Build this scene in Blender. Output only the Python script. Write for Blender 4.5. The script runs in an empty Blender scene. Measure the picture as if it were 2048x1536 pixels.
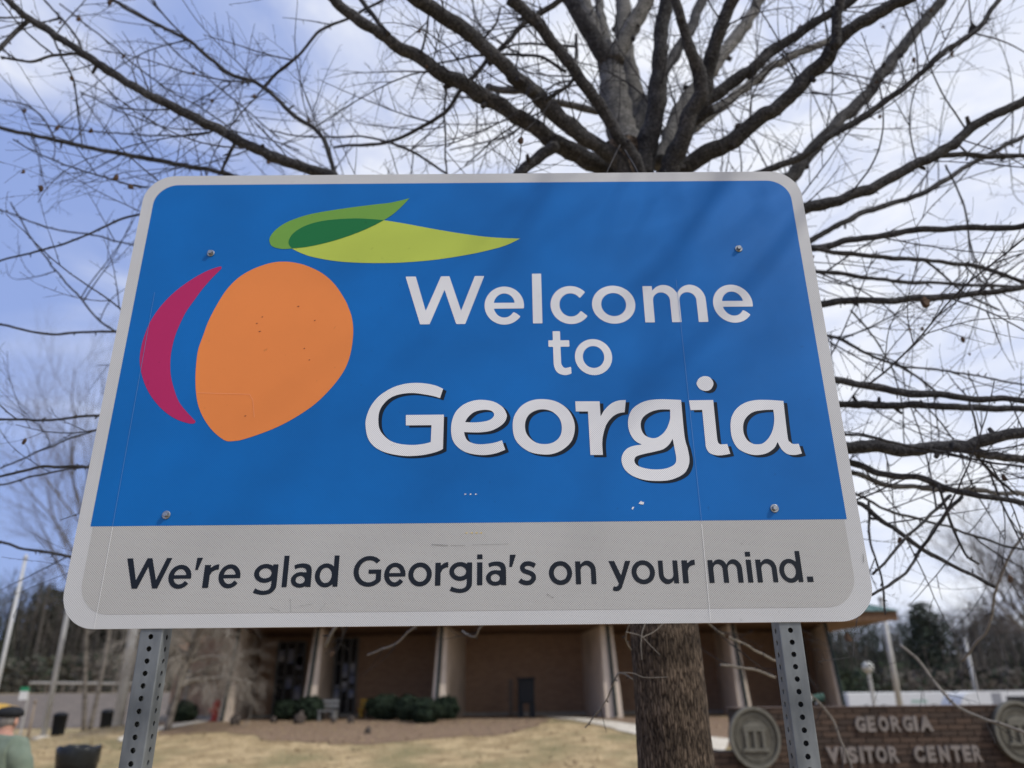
import bpy, bmesh, math, random
import numpy as np
from mathutils import Vector, Matrix, noise
from mathutils.geometry import tessellate_polygon
random.seed(7); rng = np.random.default_rng(7)
sc = bpy.context.scene
COL = sc.collection
# ------------------------------------------------------------------ camera
F = 1538.0                      # focal length in pixels of a 2048 wide picture
EYE = Vector((0, 0, 1.75))
xa = Vector((0.99995205, -0.00884354, 0.00420529)); za = Vector((-0.0054446, -0.92828349, 0.37183346))
ya = xa.cross(za) * -1
if ya.z < 0: ya = -ya
ya.normalize(); xa = (xa - ya * xa.dot(ya)).normalized(); za = xa.cross(ya)
if za.y > 0: za = -za
# rows: world axes expressed in camera (x right, y down, z forward)
def dirw(px, py):
    c = Vector(((px - 1024) / F, (py - 768) / F, 1))
    return Vector((c.dot(xa), c.dot(ya), c.dot(za)))
def at(px, py, Y):
    d = dirw(px, py); return EYE + d * (Y / d.y)
def camdepth(p):
    v = p - EYE; return xa.z * v.x + ya.z * v.y + za.z * v.z
camd = bpy.data.cameras.new('camera'); cam = bpy.data.objects.new('camera', camd); COL.objects.link(cam)
right = Vector((xa.x, ya.x, za.x)); down = Vector((xa.y, ya.y, za.y)); fwd = Vector((xa.z, ya.z, za.z))
m = Matrix((right, -down, -fwd)).transposed().to_4x4(); m.translation = EYE
cam.matrix_world = m
camd.sensor_width = 36; camd.lens = 36 * F / 2048; camd.clip_start = 0.05; camd.clip_end = 2000
camd.dof.use_dof = True; camd.dof.focus_distance = 1.90; camd.dof.aperture_fstop = 2.2
sc.camera = cam
# ------------------------------------------------------------------ sky and sun
SUN = Vector((0.66, -0.42, 0.80)).normalized()
world = bpy.data.worlds.new('World'); sc.world = world; world.use_nodes = True
nt = world.node_tree; N = nt.nodes; L = nt.links
for n in list(N): N.remove(n)
out = N.new('ShaderNodeOutputWorld'); bg = N.new('ShaderNodeBackground'); bg.inputs['Strength'].default_value = 0.1
sky = N.new('ShaderNodeTexSky'); sky.sky_type = 'NISHITA'; sky.sun_disc = False
sky.sun_elevation = math.asin(SUN.z); sky.sun_rotation = math.atan2(SUN.x, SUN.y)
sky.air_density = 1.0; sky.dust_density = 2.0; sky.ozone_density = 2.0
tc = N.new('ShaderNodeTexCoord'); mp = N.new('ShaderNodeMapping'); mp.inputs['Scale'].default_value = (1.0, 1.0, 2.2)
mp.inputs['Rotation'].default_value = (0.2, 0.1, 0.5)
nz = N.new('ShaderNodeTexNoise'); nz.inputs['Scale'].default_value = 3.0; nz.inputs['Detail'].default_value = 8; nz.inputs['Roughness'].default_value = 0.55; nz.inputs['Distortion'].default_value = 0.4
L.new(tc.outputs['Generated'], mp.inputs['Vector']); L.new(mp.outputs['Vector'], nz.inputs['Vector'])
dotn = N.new('ShaderNodeVectorMath'); dotn.operation = 'DOT_PRODUCT'; dotn.inputs[1].default_value = (0.80, 0.05, 0.22)
L.new(tc.outputs['Generated'], dotn.inputs[0])
ma = N.new('ShaderNodeMath'); ma.operation = 'MULTIPLY_ADD'; ma.inputs[1].default_value = 0.46; ma.inputs[2].default_value = 0.0
L.new(dotn.outputs['Value'], ma.inputs[0])
ad = N.new('ShaderNodeMath'); ad.operation = 'ADD'; L.new(ma.outputs[0], ad.inputs[0]); L.new(nz.outputs['Fac'], ad.inputs[1])
cr = N.new('ShaderNodeMapRange'); cr.inputs['From Min'].default_value = 0.29; cr.inputs['From Max'].default_value = 0.70; cr.interpolation_type = 'SMOOTHSTEP'
L.new(ad.outputs[0], cr.inputs['Value'])
cramp = N.new('ShaderNodeMix'); cramp.data_type = 'RGBA'
cramp.inputs['A'].default_value = (2.9, 3.9, 7.3, 1)      # thin haze over blue
n3 = N.new('ShaderNodeTexNoise'); n3.inputs['Scale'].default_value = 5.5; n3.inputs['Detail'].default_value = 9; n3.inputs['Roughness'].default_value = 0.6; n3.inputs['Distortion'].default_value = 0.6
L.new(mp.outputs['Vector'], n3.inputs['Vector']); r3 = N.new('ShaderNodeMapRange'); r3.inputs['From Min'].default_value = 0.36; r3.inputs['From Max'].default_value = 0.62; L.new(n3.outputs['Fac'], r3.inputs['Value'])
cl = N.new('ShaderNodeMix'); cl.data_type = 'RGBA'; cl.inputs['A'].default_value = (6.7, 7.3, 9.2, 1); cl.inputs['B'].default_value = (9.4, 9.6, 10.2, 1)   # thin and thick cloud
L.new(r3.outputs[0], cl.inputs['Factor']); L.new(cl.outputs['Result'], cramp.inputs['B'])
L.new(cr.outputs['Result'], cramp.inputs['Factor'])
mx = N.new('ShaderNodeMix'); mx.data_type = 'RGBA'; mx.inputs['Factor'].default_value = 0.86
L.new(sky.outputs['Color'], mx.inputs['A']); L.new(cramp.outputs['Result'], mx.inputs['B'])
L.new(mx.outputs['Result'], bg.inputs['Color']); L.new(bg.outputs[0], out.inputs['Surface'])
sd = bpy.data.lights.new('sun', 'SUN'); sd.energy = 2.0; sd.angle = math.radians(1.6); sd.color = (1.0, 0.97, 0.92)
so = bpy.data.objects.new('sun', sd); COL.objects.link(so); so.rotation_euler = SUN.to_track_quat('Z', 'Y').to_euler()
sc.view_settings.view_transform = 'Standard'; sc.view_settings.look = 'None'
sc.view_settings.exposure = 0.16; sc.view_settings.gamma = 1.0; sc.view_settings.use_curve_mapping = False
# ------------------------------------------------------------------ helpers
def new_mat(name):
    m = bpy.data.materials.new(name); m.use_nodes = True
    return m, m.node_tree.nodes, m.node_tree.links, m.node_tree.nodes['Principled BSDF']
def noisemat(name, c1, c2, scale=8, rough=0.8, bump=0.0, stretch=(1, 1, 1), metallic=0.0, detail=6, lo=0.3, hi=0.7, c3=None, s3=1.0, f3=(0.45, 0.65), bscale=None, spec=0.3):
    m, N, L, P = new_mat(name)
    tc = N.new('ShaderNodeTexCoord'); mp = N.new('ShaderNodeMapping'); mp.inputs['Scale'].default_value = stretch
    L.new(tc.outputs['Object'], mp.inputs['Vector'])
    nz = N.new('ShaderNodeTexNoise'); nz.inputs['Scale'].default_value = scale; nz.inputs['Detail'].default_value = detail
    L.new(mp.outputs[0], nz.inputs['Vector'])
    r = N.new('ShaderNodeMapRange'); r.inputs['From Min'].default_value = lo; r.inputs['From Max'].default_value = hi
    L.new(nz.outputs['Fac'], r.inputs['Value'])
    mx = N.new('ShaderNodeMix'); mx.data_type = 'RGBA'; mx.inputs['A'].default_value = (*c1, 1); mx.inputs['B'].default_value = (*c2, 1)
    L.new(r.outputs[0], mx.inputs['Factor']); col = mx.outputs['Result']
    if c3:
        n2 = N.new('ShaderNodeTexNoise'); n2.inputs['Scale'].default_value = s3; n2.inputs['Detail'].default_value = 5
        L.new(tc.outputs['Object'], n2.inputs['Vector'])
        r2 = N.new('ShaderNodeMapRange'); r2.inputs['From Min'].default_value = f3[0]; r2.inputs['From Max'].default_value = f3[1]
        L.new(n2.outputs['Fac'], r2.inputs['Value'])
        m2 = N.new('ShaderNodeMix'); m2.data_type = 'RGBA'; L.new(r2.outputs[0], m2.inputs['Factor'])
        L.new(col, m2.inputs['A']); m2.inputs['B'].default_value = (*c3, 1); col = m2.outputs['Result']
    L.new(col, P.inputs['Base Color']); P.inputs['Roughness'].default_value = rough; P.inputs['Metallic'].default_value = metallic
    P.inputs['Specular IOR Level'].default_value = spec
    if bump:
        b = N.new('ShaderNodeBump'); b.inputs['Strength'].default_value = 0.8; b.inputs['Distance'].default_value = bump
        if bscale:
            nb = N.new('ShaderNodeTexNoise'); nb.inputs['Scale'].default_value = bscale; nb.inputs['Detail'].default_value = 8
            L.new(mp.outputs[0], nb.inputs['Vector']); L.new(nb.outputs['Fac'], b.inputs['Height'])
        else: L.new(nz.outputs['Fac'], b.inputs['Height'])
        L.new(b.outputs[0], P.inputs['Normal'])
    return m
def var(c, f): return tuple(min(1, v * f) for v in c)
def sheetmat(name, c, dots=0.1, rough=0.38, blotch=0.93):
    """retroreflective sheeting: small prism lattice plus faint weathering"""
    m, N, L, P = new_mat(name)
    tc = N.new('ShaderNodeTexCoord'); sx = N.new('ShaderNodeSeparateXYZ'); L.new(tc.outputs['Object'], sx.inputs[0])
    def sn(sock):
        a = N.new('ShaderNodeMath'); a.operation = 'MULTIPLY'; a.inputs[1].default_value = 2 * math.pi / 0.0051; L.new(sock, a.inputs[0])
        s = N.new('ShaderNodeMath'); s.operation = 'SINE'; L.new(a.outputs[0], s.inputs[0]); return s.outputs[0]
    p = N.new('ShaderNodeMath'); p.operation = 'MULTIPLY'; L.new(sn(sx.outputs['X']), p.inputs[0]); L.new(sn(sx.outputs['Z']), p.inputs[1])
    r = N.new('ShaderNodeMapRange'); r.inputs['From Min'].default_value = 0.0; r.inputs['From Max'].default_value = 0.55
    r.inputs['To Min'].default_value = 1.0; r.inputs['To Max'].default_value = 1.0 - dots; L.new(p.outputs[0], r.inputs['Value'])
    # prisms read stronger towards the lower edge, where they are seen square on
    nz = N.new('ShaderNodeTexNoise'); nz.inputs['Scale'].default_value = 3.2; nz.inputs['Detail'].default_value = 6; L.new(tc.outputs['Object'], nz.inputs['Vector'])
    r2 = N.new('ShaderNodeMapRange'); r2.inputs['From Min'].default_value = 0.35; r2.inputs['From Max'].default_value = 0.65
    r2.inputs['To Min'].default_value = blotch; r2.inputs['To Max'].default_value = 1.0; L.new(nz.outputs['Fac'], r2.inputs['Value'])
    # fine dirt specks
    ns = N.new('ShaderNodeTexNoise'); ns.inputs['Scale'].default_value = 60; ns.inputs['Detail'].default_value = 3; L.new(tc.outputs['Object'], ns.inputs['Vector'])
    r3 = N.new('ShaderNodeMapRange'); r3.inputs['From Min'].default_value = 0.24; r3.inputs['From Max'].default_value = 0.31
    r3.inputs['To Min'].default_value = 0.82; r3.inputs['To Max'].default_value = 1.0; L.new(ns.outputs['Fac'], r3.inputs['Value'])
    q = N.new('ShaderNodeMath'); q.operation = 'MULTIPLY'; L.new(r.outputs[0], q.inputs[0]); L.new(r2.outputs[0], q.inputs[1])
    q2 = N.new('ShaderNodeMath'); q2.operation = 'MULTIPLY'; L.new(q.outputs[0], q2.inputs[0]); L.new(r3.outputs[0], q2.inputs[1])
    v = N.new('ShaderNodeVectorMath'); v.operation = 'SCALE'; v.inputs[0].default_value = c; L.new(q2.outputs[0], v.inputs['Scale'])
    L.new(v.outputs[0], P.inputs['Base Color']); P.inputs['Roughness'].default_value = rough; P.inputs['Specular IOR Level'].default_value = 0.24
    b = N.new('ShaderNodeBump'); b.inputs['Strength'].default_value = 0.25; b.inputs['Distance'].default_value = 0.002
    nw = N.new('ShaderNodeTexNoise'); nw.inputs['Scale'].default_value = 9; L.new(tc.outputs['Object'], nw.inputs['Vector']); L.new(nw.outputs['Fac'], b.inputs['Height']); L.new(b.outputs[0], P.inputs['Normal'])
    return m
class MB:
    def __init__(s): s.v = []; s.f = []
    def poly(s, pts):
        i = len(s.v); s.v += [tuple(p) for p in pts]; s.f.append(tuple(range(i, i + len(pts))))
    def box(s, x0, x1, y0, y1, z0, z1, M=None):
        i = len(s.v); P = [Vector((x, y, z)) for z in (z0, z1) for y in (y0, y1) for x in (x0, x1)]
        if M: P = [M @ p for p in P]
        s.v += [tuple(p) for p in P]
        s.f += [tuple(i + k for k in q) for q in ((0, 2, 3, 1), (4, 5, 7, 6), (0, 1, 5, 4), (2, 6, 7, 3), (0, 4, 6, 2), (1, 3, 7, 5))]
    def prism(s, lo, hi):
        n = len(lo); i = len(s.v); s.v += [tuple(p) for p in lo] + [tuple(p) for p in hi]
        s.f.append(tuple(i + k for k in range(n))[::-1]); s.f.append(tuple(i + n + k for k in range(n)))
        for k in range(n): s.f.append((i + k, i + (k + 1) % n, i + n + (k + 1) % n, i + n + k))
    def tube(s, pts, rad, sides=6, cap=True):
        pts = [Vector(p) for p in pts]; n = len(pts); i = len(s.v)
        t0 = (pts[1] - pts[0]).normalized(); a = t0.orthogonal().normalized()
        for k in range(n):
            t = (pts[min(k + 1, n - 1)] - pts[max(k - 1, 0)])
            if t.length < 1e-9: t = t0
            t.normalize(); a = (a - t * a.dot(t));
            if a.length < 1e-6: a = t.orthogonal()
            a.normalize(); b = t.cross(a)
            for j in range(sides):
                an = 2 * math.pi * j / sides
                s.v.append(tuple(pts[k] + (a * math.cos(an) + b * math.sin(an)) * rad[k]))
        for k in range(n - 1):
            for j in range(sides):
                j2 = (j + 1) % sides
                s.f.append((i + k * sides + j, i + k * sides + j2, i + (k + 1) * sides + j2, i + (k + 1) * sides + j))
        if cap:
            s.f.append(tuple(i + j for j in range(sides))[::-1]); s.f.append(tuple(i + (n - 1) * sides + j for j in range(sides)))
    def lathe(s, prof, c=(0, 0, 0), sides=20):
        c = Vector(c); i = len(s.v); n = len(prof)
        for r, z in prof:
            for j in range(sides):
                an = 2 * math.pi * j / sides; s.v.append((c.x + r * math.cos(an), c.y + r * math.sin(an), c.z + z))
        for k in range(n - 1):
            for j in range(sides):
                j2 = (j + 1) % sides; s.f.append((i + k * sides + j, i + k * sides + j2, i + (k + 1) * sides + j2, i + (k + 1) * sides + j))
        s.f.append(tuple(i + j for j in range(sides))[::-1]); s.f.append(tuple(i + (n - 1) * sides + j for j in range(sides)))
    def blob(s, c, r, seed=0, amp=0.15, sub=3, fr=1.5):
        bm = bmesh.new(); bmesh.ops.create_icosphere(bm, subdivisions=sub, radius=1); i = len(s.v)
        for v in bm.verts:
            k = 1 + amp * noise.noise(v.co * fr + Vector((seed * 3.1, seed, 0))) * 2
            s.v.append((c[0] + v.co.x * r[0] * k, c[1] + v.co.y * r[1] * k, c[2] + v.co.z * r[2] * k))
        for f in bm.faces: s.f.append(tuple(i + v.index for v in f.verts))
        bm.free()
    def build(s, name, mat, parent=None, smooth=False, origin=None, bevel=0):
        me = bpy.data.meshes.new(name); vs = s.v
        if origin is not None: vs = [(v[0] - origin[0], v[1] - origin[1], v[2] - origin[2]) for v in s.v]
        me.from_pydata(vs, [], s.f); me.materials.append(mat)
        if smooth: me.shade_smooth()
        me.update(); o = bpy.data.objects.new(name, me); COL.objects.link(o)
        if origin is not None: o.location = origin
        if parent is not None: o.parent = parent; o.matrix_parent_inverse = Matrix.Translation(parent.location).inverted() if parent.rotation_euler.z == 0 else parent.matrix_basis.inverted()
        if bevel:
            b = o.modifiers.new('bevel', 'BEVEL'); b.width = bevel; b.segments = 2
        return o
def tag(o, label=None, cat=None, group=None, kind=None):
    if label: o['label'] = label
    if cat: o['category'] = cat
    if group: o['group'] = group
    if kind: o['kind'] = kind
    return o
def thing(name, label, cat, loc=(0, 0, 0), rz=0, group=None):
    o = bpy.data.objects.new(name, None); COL.objects.link(o); o.location = loc; o.rotation_euler = (0, 0, rz); o.empty_display_size = 0.1
    return tag(o, label, cat, group)
def child(o, parent): o.parent = parent; o.matrix_parent_inverse = parent.matrix_basis.inverted()
def sm(pts, n=5, closed=True):
    """Catmull-Rom through 2-D points; a third value 1 marks a sharp corner"""
    P = [(p[0], p[1]) for p in pts]; C = [len(p) > 2 for p in pts]; k = len(P); o = []
    for i in range(k if closed else k - 1):
        p1 = np.array(P[i]); p2 = np.array(P[(i + 1) % k])
        p0 = np.array(P[i - 1]) if (closed or i > 0) and not C[i] else p1 - (p2 - p1) * 0.5
        p3 = np.array(P[(i + 2) % k]) if (closed or i + 2 < k) and not C[(i + 1) % k] else p2 + (p2 - p1) * 0.5
        if C[i] and C[(i + 1) % k]: o.append(tuple(p1)); continue
        for t in np.linspace(0, 1, n, endpoint=False):
            o.append(tuple(0.5 * ((2 * p1) + (-p0 + p2) * t + (2 * p0 - 5 * p1 + 4 * p2 - p3) * t * t + (-p0 + 3 * p1 - 3 * p2 + p3) * t ** 3)))
    if not closed: o.append(P[-1])
    return o
def cc(pts, step=9.0):
    P = [np.array(p[:2], float) for p in pts]; P = [2 * P[0] - P[1]] + P + [2 * P[-1] - P[-2]]; o = []
    for i in range(1, len(P) - 2):
        p0, p1, p2, p3 = P[i - 1:i + 3]; t0 = 0; t1 = t0 + max(1e-3, np.linalg.norm(p1 - p0)) ** .5; t2 = t1 + max(1e-3, np.linalg.norm(p2 - p1)) ** .5; t3 = t2 + max(1e-3, np.linalg.norm(p3 - p2)) ** .5
        for t in np.linspace(t1, t2, max(2, int(np.linalg.norm(p2 - p1) / step)), endpoint=False):
            A1 = (t1 - t) / (t1 - t0) * p0 + (t - t0) / (t1 - t0) * p1; A2 = (t2 - t) / (t2 - t1) * p1 + (t - t1) / (t2 - t1) * p2; A3 = (t3 - t) / (t3 - t2) * p2 + (t - t2) / (t3 - t2) * p3
            B1 = (t2 - t) / (t2 - t0) * A1 + (t - t0) / (t2 - t0) * A2; B2 = (t3 - t) / (t3 - t1) * A2 + (t - t1) / (t3 - t1) * A3
            o.append(tuple((t2 - t) / (t2 - t1) * B1 + (t - t1) / (t2 - t1) * B2))
    o.append(tuple(P[-2])); return o
def sstep(a, b, x):
    t = min(1, max(0, (x - a) / (b - a))); return t * t * (3 - 2 * t)
def terrain(x, y):
    z = 1.0 * sstep(13, 25, y) * sstep(-17, -10.5, x) * (1 - sstep(13, 19, x))
    z += (0.22 * sstep(18, 38, y) + 1.72 * sstep(38, 60, y)) * (1 - sstep(-17, -10.5, x)) + 0.25 * sstep(40, 120, y)
    return z + 0.03 * noise.noise(Vector((x * 0.25, y * 0.25, 0)))
def ground_hit(px, py):
    d = dirw(px, py); t = 3.0
    while t < 400:
        p = EYE + d * t
        if p.z <= terrain(p.x, p.y): return p
        t += 0.05 if t < 40 else 0.5
    return EYE + d * 400
def gpt(px, Y, row=1430):
    p = at(px, row, Y); p.z = terrain(p.x, p.y); return p
# ------------------------------------------------------------------ ground
M_grass = noisemat('dormant_grass', (0.36, 0.26, 0.135), (0.58, 0.435, 0.24), 2.2, 0.95, 0.05, detail=10, lo=.36, hi=.64, c3=(0.27, 0.225, 0.11), s3=0.7, f3=(0.47, 0.66), bscale=40)
def grid_patch(name, xs, ys, zf, mat):
    b = MB(); nx = len(xs)
    for y in ys:
        for x in xs: b.v.append((x, y, zf(x, y)))
    for j in range(len(ys) - 1):
        for i in range(nx - 1): b.f.append((j * nx + i, j * nx + i + 1, (j + 1) * nx + i + 1, (j + 1) * nx + i))
    return tag(b.build(name, mat, smooth=True), kind='structure')
def axis(lo, hi, flo, fhi, st, big):
    a = list(np.arange(flo, fhi + 1e-6, st)); x = flo; l = []
    g = st
    while x > lo: g *= 1.35; x -= g; l.append(max(x, lo))
    x = fhi; g = st; h = []
    while x < hi: g *= 1.35; x += g; h.append(min(x, hi))
    return l[::-1] + a + h
grid_patch('ground', axis(-900, 900, -26, 26, 0.5, 1), axis(-60, 1500, -6, 66, 0.5, 1), terrain, M_grass)
def strip(name, A, B, mat, lift, nv=8, kind='structure'):
    """sheet between two pixel curves on the ground"""
    A = sm(A, 8, False); B = sm(B, 8, False); n = max(len(A), len(B)) * 2
    def rs(C):
        C = np.array(C); t = np.linspace(0, len(C) - 1, n); return np.c_[np.interp(t, range(len(C)), C[:, 0]), np.interp(t, range(len(C)), C[:, 1])]
    A = rs(A); B = rs(B); ga = [ground_hit(*p) for p in A]; gb = [ground_hit(*p) for p in B]; b = MB()
    for i in range(n):
        for j in range(nv + 1):
            t = j / nv; w = (0.30 if 'bed' in name else 0.05) * noise.noise(Vector((i * 0.22, j * .5, 1.7)))
            p = ga[i].lerp(gb[i], t); x = p.x + w; y = p.y + w; b.v.append((x, y, terrain(x, y) + lift))
    for i in range(n - 1):
        for j in range(nv): k = i * (nv + 1) + j; b.f.append((k, k + nv + 1, k + nv + 2, k + 1))
    return tag(b.build(name, mat, smooth=True), kind=kind)
M_straw = noisemat('pine_straw', (0.19, 0.125, 0.078), (0.32, 0.22, 0.142), 14, 0.95, 0.04, bscale=60)
M_conc = noisemat('pale_concrete', (0.56, 0.50, 0.40), (0.66, 0.60, 0.49), 6, 0.9, 0.004)
M_asph = noisemat('asphalt', (0.11, 0.092, 0.075), (0.19, 0.155, 0.125), 3, 0.95, 0.004)
strip('pine_straw_bed', [(300, 1462), (356, 1471), (440, 1466), (610, 1486), (739, 1489), (900, 1475), (985, 1473), (1044, 1462), (1096, 1443)],
      [(300, 1446), (380, 1440), (440, 1437), (610, 1433), (739, 1432), (900, 1432), (985, 1432), (1044, 1432), (1094, 1433)], M_straw, 0.014)
strip('foundation_bed', [(1120, 1441), (1200, 1442), (1262, 1449), (1340, 1462), (1480, 1500)], [(1122, 1434), (1200, 1433), (1262, 1434), (1340, 1434), (1480, 1436)], M_straw, 0.018)
strip('path', [(1085, 1436), (1140, 1441), (1200, 1452), (1268, 1470), (1345, 1486), (1450, 1504)], [(1105, 1433.5), (1160, 1437), (1215, 1443), (1275, 1452), (1350, 1466), (1460, 1480)], M_conc, 0.026)
strip('side_path', [(240, 1486), (300, 1468), (370, 1453), (440, 1441)], [(235, 1478), (296, 1460), (360, 1448), (425, 1438)], M_conc, 0.03)
b = MB()                                                     # parking lot, far left and far right
for (x0, x1, y0, y1) in ((-70, -15, 41, 58), (20, 110, 40, 75)):
    for i in range(20):
        for j in range(10):
            xa0 = x0 + (x1 - x0) * i / 20; xb0 = x0 + (x1 - x0) * (i + 1) / 20; ya0 = y0 + (y1 - y0) * j / 10; yb0 = y0 + (y1 - y0) * (j + 1) / 10
            b.poly([(x, y, terrain(x, y) + 0.03) for x, y in ((xa0, ya0), (xb0, ya0), (xb0, yb0), (xa0, yb0))])
tag(b.build('parking_lot', M_asph), kind='structure')
M_lit = noisemat('fallen_leaf', (0.10, 0.055, 0.028), (0.20, 0.12, 0.06), 3, .95)
b = MB()
for _ in range(2600):
    x = random.uniform(-14, 13); y = random.uniform(15, 25.5)
    if noise.noise(Vector((x * .35, y * .5, 9))) + random.gauss(0, .18) < .12: continue
    c = Vector((x, y, terrain(x, y) + random.uniform(.005, .03))); a = random.uniform(0, 6.28); l_ = random.uniform(.02, .06); e1 = Vector((math.cos(a), math.sin(a), random.gauss(0, .3))) * l_; e2 = Vector((-math.sin(a), math.cos(a), random.gauss(0, .3))) * l_ * .6
    b.poly([c - e1, c + e2, c + e1, c - e2])
tag(b.build('leaf_litter', M_lit), 'dry brown leaves scattered over the tan lawn', 'leaf litter', kind='stuff')
b = MB()
for _ in range(26000):
    x = random.uniform(-14, 12); y = random.uniform(15, 24.5); z = terrain(x, y); a = random.uniform(0, 6.28); h = random.uniform(.02, .07); d = Vector((math.cos(a), math.sin(a), 0)) * .008
    c = Vector((x, y, z)); b.poly([c - d, c + d, c + Vector((random.gauss(0, .03), random.gauss(0, .03), h))])
tag(b.build('grass', noisemat('dry_grass_blade', (0.33, 0.25, 0.13), (0.50, 0.40, 0.23), .7, .95)), 'short dormant tan grass of the lawn', 'grass', kind='stuff')
# ------------------------------------------------------------------ letter shapes
def sd_poly(pts):
    P = np.array(pts, float)
    def f(X, Y):
        d = np.full(X.shape, 1e9); s = np.ones(X.shape)
        for i in range(len(P)):
            a = P[i]; bb = P[i - 1]; ex, ey = bb - a; wx = X - a[0]; wy = Y - a[1]
            h = np.clip((wx * ex + wy * ey) / (ex * ex + ey * ey + 1e-12), 0, 1)
            dx = wx - ex * h; dy = wy - ey * h; d = np.minimum(d, dx * dx + dy * dy)
            c1 = Y >= a[1]; c2 = Y < bb[1]; c3 = ex * wy > ey * wx
            s = np.where((c1 & c2 & c3) | (~c1 & ~c2 & ~c3), -s, s)
        return s * np.sqrt(d)
    return f
def sd_el(cx, cy, rx, ry):
    return lambda X, Y: (np.sqrt(((X - cx) / rx) ** 2 + ((Y - cy) / ry) ** 2) - 1) * min(rx, ry)
def U(*a): return lambda X, Y: np.minimum.reduce([g(X, Y) for g in a])
def I(*a): return lambda X, Y: np.maximum.reduce([g(X, Y) for g in a])
def S(a, bb): return lambda X, Y: np.maximum(a(X, Y), -bb(X, Y))
def bx(x0, x1, y0, y1): return sd_poly([(x0, y0), (x1, y0), (x1, y1), (x0, y1)])
def ring(cx, cy, rx, ry, ix, iy): return S(sd_el(cx, cy, rx, ry), sd_el(cx, cy, ix, iy))
def off(P, x, y): return [(a + x, c + y) for a, c in P]
def arch(il, ir, orr, top=0.777):
    l = il - 0.06; y0 = 0.45
    o = sd_el((l + orr) / 2, y0, (orr - l) / 2, top - y0); i = sd_el((il + ir) / 2, y0, (ir - il) / 2, 0.17)
    return U(I(S(o, i), lambda X, Y: y0 - Y - 0.001), bx(ir, orr, 0, y0 + 0.002))
def stroke(pts, w):
    c = np.array(sm(pts, 6, False)); t = np.gradient(c, axis=0); t /= np.linalg.norm(t, axis=1)[:, None]; n = np.c_[-t[:, 1], t[:, 0]] * w / 2
    return sd_poly(list(map(tuple, c + n)) + list(map(tuple, (c - n)[::-1])))
GL = {}
GL['o'] = (ring(.40, .375, .40, .395, .23, .24), .80)
GL['e'] = (U(S(ring(.365, .375, .365, .395, .20, .25), sd_poly(off([(.1082, -.066), (.6, -.066), (.6, -.498), (.327, -.258), (.2245, -.168), (.05, -.066)], .365, .375))),
             I(bx(.1, .73, .309, .429), sd_el(.365, .375, .365, .395))), .73)
GL['c'] = (S(ring(.385, .375, .385, .395, .215, .24), sd_poly(off([(0, 0), (.197, .158), (.295, .276), (.7, .75), (.7, -.6), (.324, -.242), (.215, -.148)], .385, .375))), .71)
GL['l'] = (bx(0, .17, 0, 1.04), .17)
GL['m'] = (U(bx(0, .177, 0, .755), arch(.177, .494, .669), arch(.669, .986, 1.163)), 1.163)
GL['n'] = (U(bx(0, .177, 0, .755), arch(.177, .53, .70)), .70)
_n = GL['n'][0]; GL['u'] = (lambda X, Y: _n(.70 - X, .755 - Y), .70)
GL['r'] = (U(bx(0, .177, 0, .755), sd_poly(sm([(.12, .6), (.22, .69), (.3, .75), (.42, .778, 1), (.42, .60, 1), (.33, .585), (.24, .53), (.19, .44), (.16, .36, 1), (.1, .36, 1)]))), .42)
GL['t'] = (U(bx(.1, .262, .25, .954), bx(0, .456, .606, .75), sd_poly(sm([(.262, .31, 1), (.27, .22), (.334, .142), (.473, .165, 1), (.478, .017, 1), (.334, -.014), (.182, .037), (.111, .165), (.1, .31, 1)]))), .478)
GL['G'] = (U(S(ring(.51, .495, .51, .508, .34, .363), sd_poly(off([(0, 0), (.244, .259), (.386, .375), (.9, .8), (.9, -.9), (.406, -.9), (.406, -.30), (.236, -.30), (.236, 0)], .51, .495))),
             bx(.746, .916, .195, .551), bx(.498, .916, .411, .551)), .916)
GL['g'] = (U(ring(.36, .46, .36, .312, .20, .165), bx(.585, .76, .12, .755),
             sd_poly(sm([(.76, .13, 1), (.75, .0), (.70, -.10), (.58, -.2), (.36, -.245), (.12, -.205), (.02, -.155, 1), (.09, -.03, 1), (.2, -.08), (.36, -.11), (.5, -.08), (.57, .0), (.585, .13, 1)]))), .76)
GL['a'] = (U(ring(.31, .235, .31, .257, .15, .125), bx(.495, .67, 0, .48), bx(.3, .5, .365, .485),
             sd_poly(sm([(.67, .47, 1), (.655, .6), (.6, .7), (.5, .76), (.35, .78), (.2, .76), (.07, .715, 1), (.11, .585, 1), (.22, .625), (.33, .635), (.43, .61), (.485, .55), (.495, .47, 1)]))), .67)
GL['d'] = (U(ring(.375, .375, .375, .395, .205, .25), bx(.63, .80, 0, 1.03)), .80)
GL['i'] = (U(bx(0, .177, 0, .755), bx(0, .177, .86, 1.02)), .177)
GL["'"] = (sd_poly([(.02, 1.0), (.22, 1.0), (.09, .59), (0, .59)]), .22)
GL['.'] = (bx(0, .19, 0, .18), .19)
GL['s'] = (stroke([(.53, .62), (.43, .675), (.3, .70), (.17, .665), (.115, .56), (.18, .455), (.34, .395), (.46, .32), (.475, .19), (.38, .085), (.25, .06), (.12, .09), (.025, .155)], .155), .56)
GL['y'] = (U(sd_poly(sm([(.73, .755, 1), (.42, -.06), (.36, -.17), (.28, -.225), (.17, -.235), (.09, -.2, 1), (.13, -.075, 1), (.2, -.09), (.26, -.06), (.31, .03), (.55, .755, 1)])), sd_poly([(0, .755), (.19, .755), (.45, .14), (.33, -.02), (.30, .02)])), .73)
GL['W'] = (sd_poly([((X - 128) / 441, (525 - Y) / 392) for X, Y in ((128, 133), (212, 133), (303, 418), (418, 133), (487, 133), (587, 418), (695, 133), (772, 133), (622, 525), (550, 525), (450, 245), (338, 525), (262, 525))]), 1.46)
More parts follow.
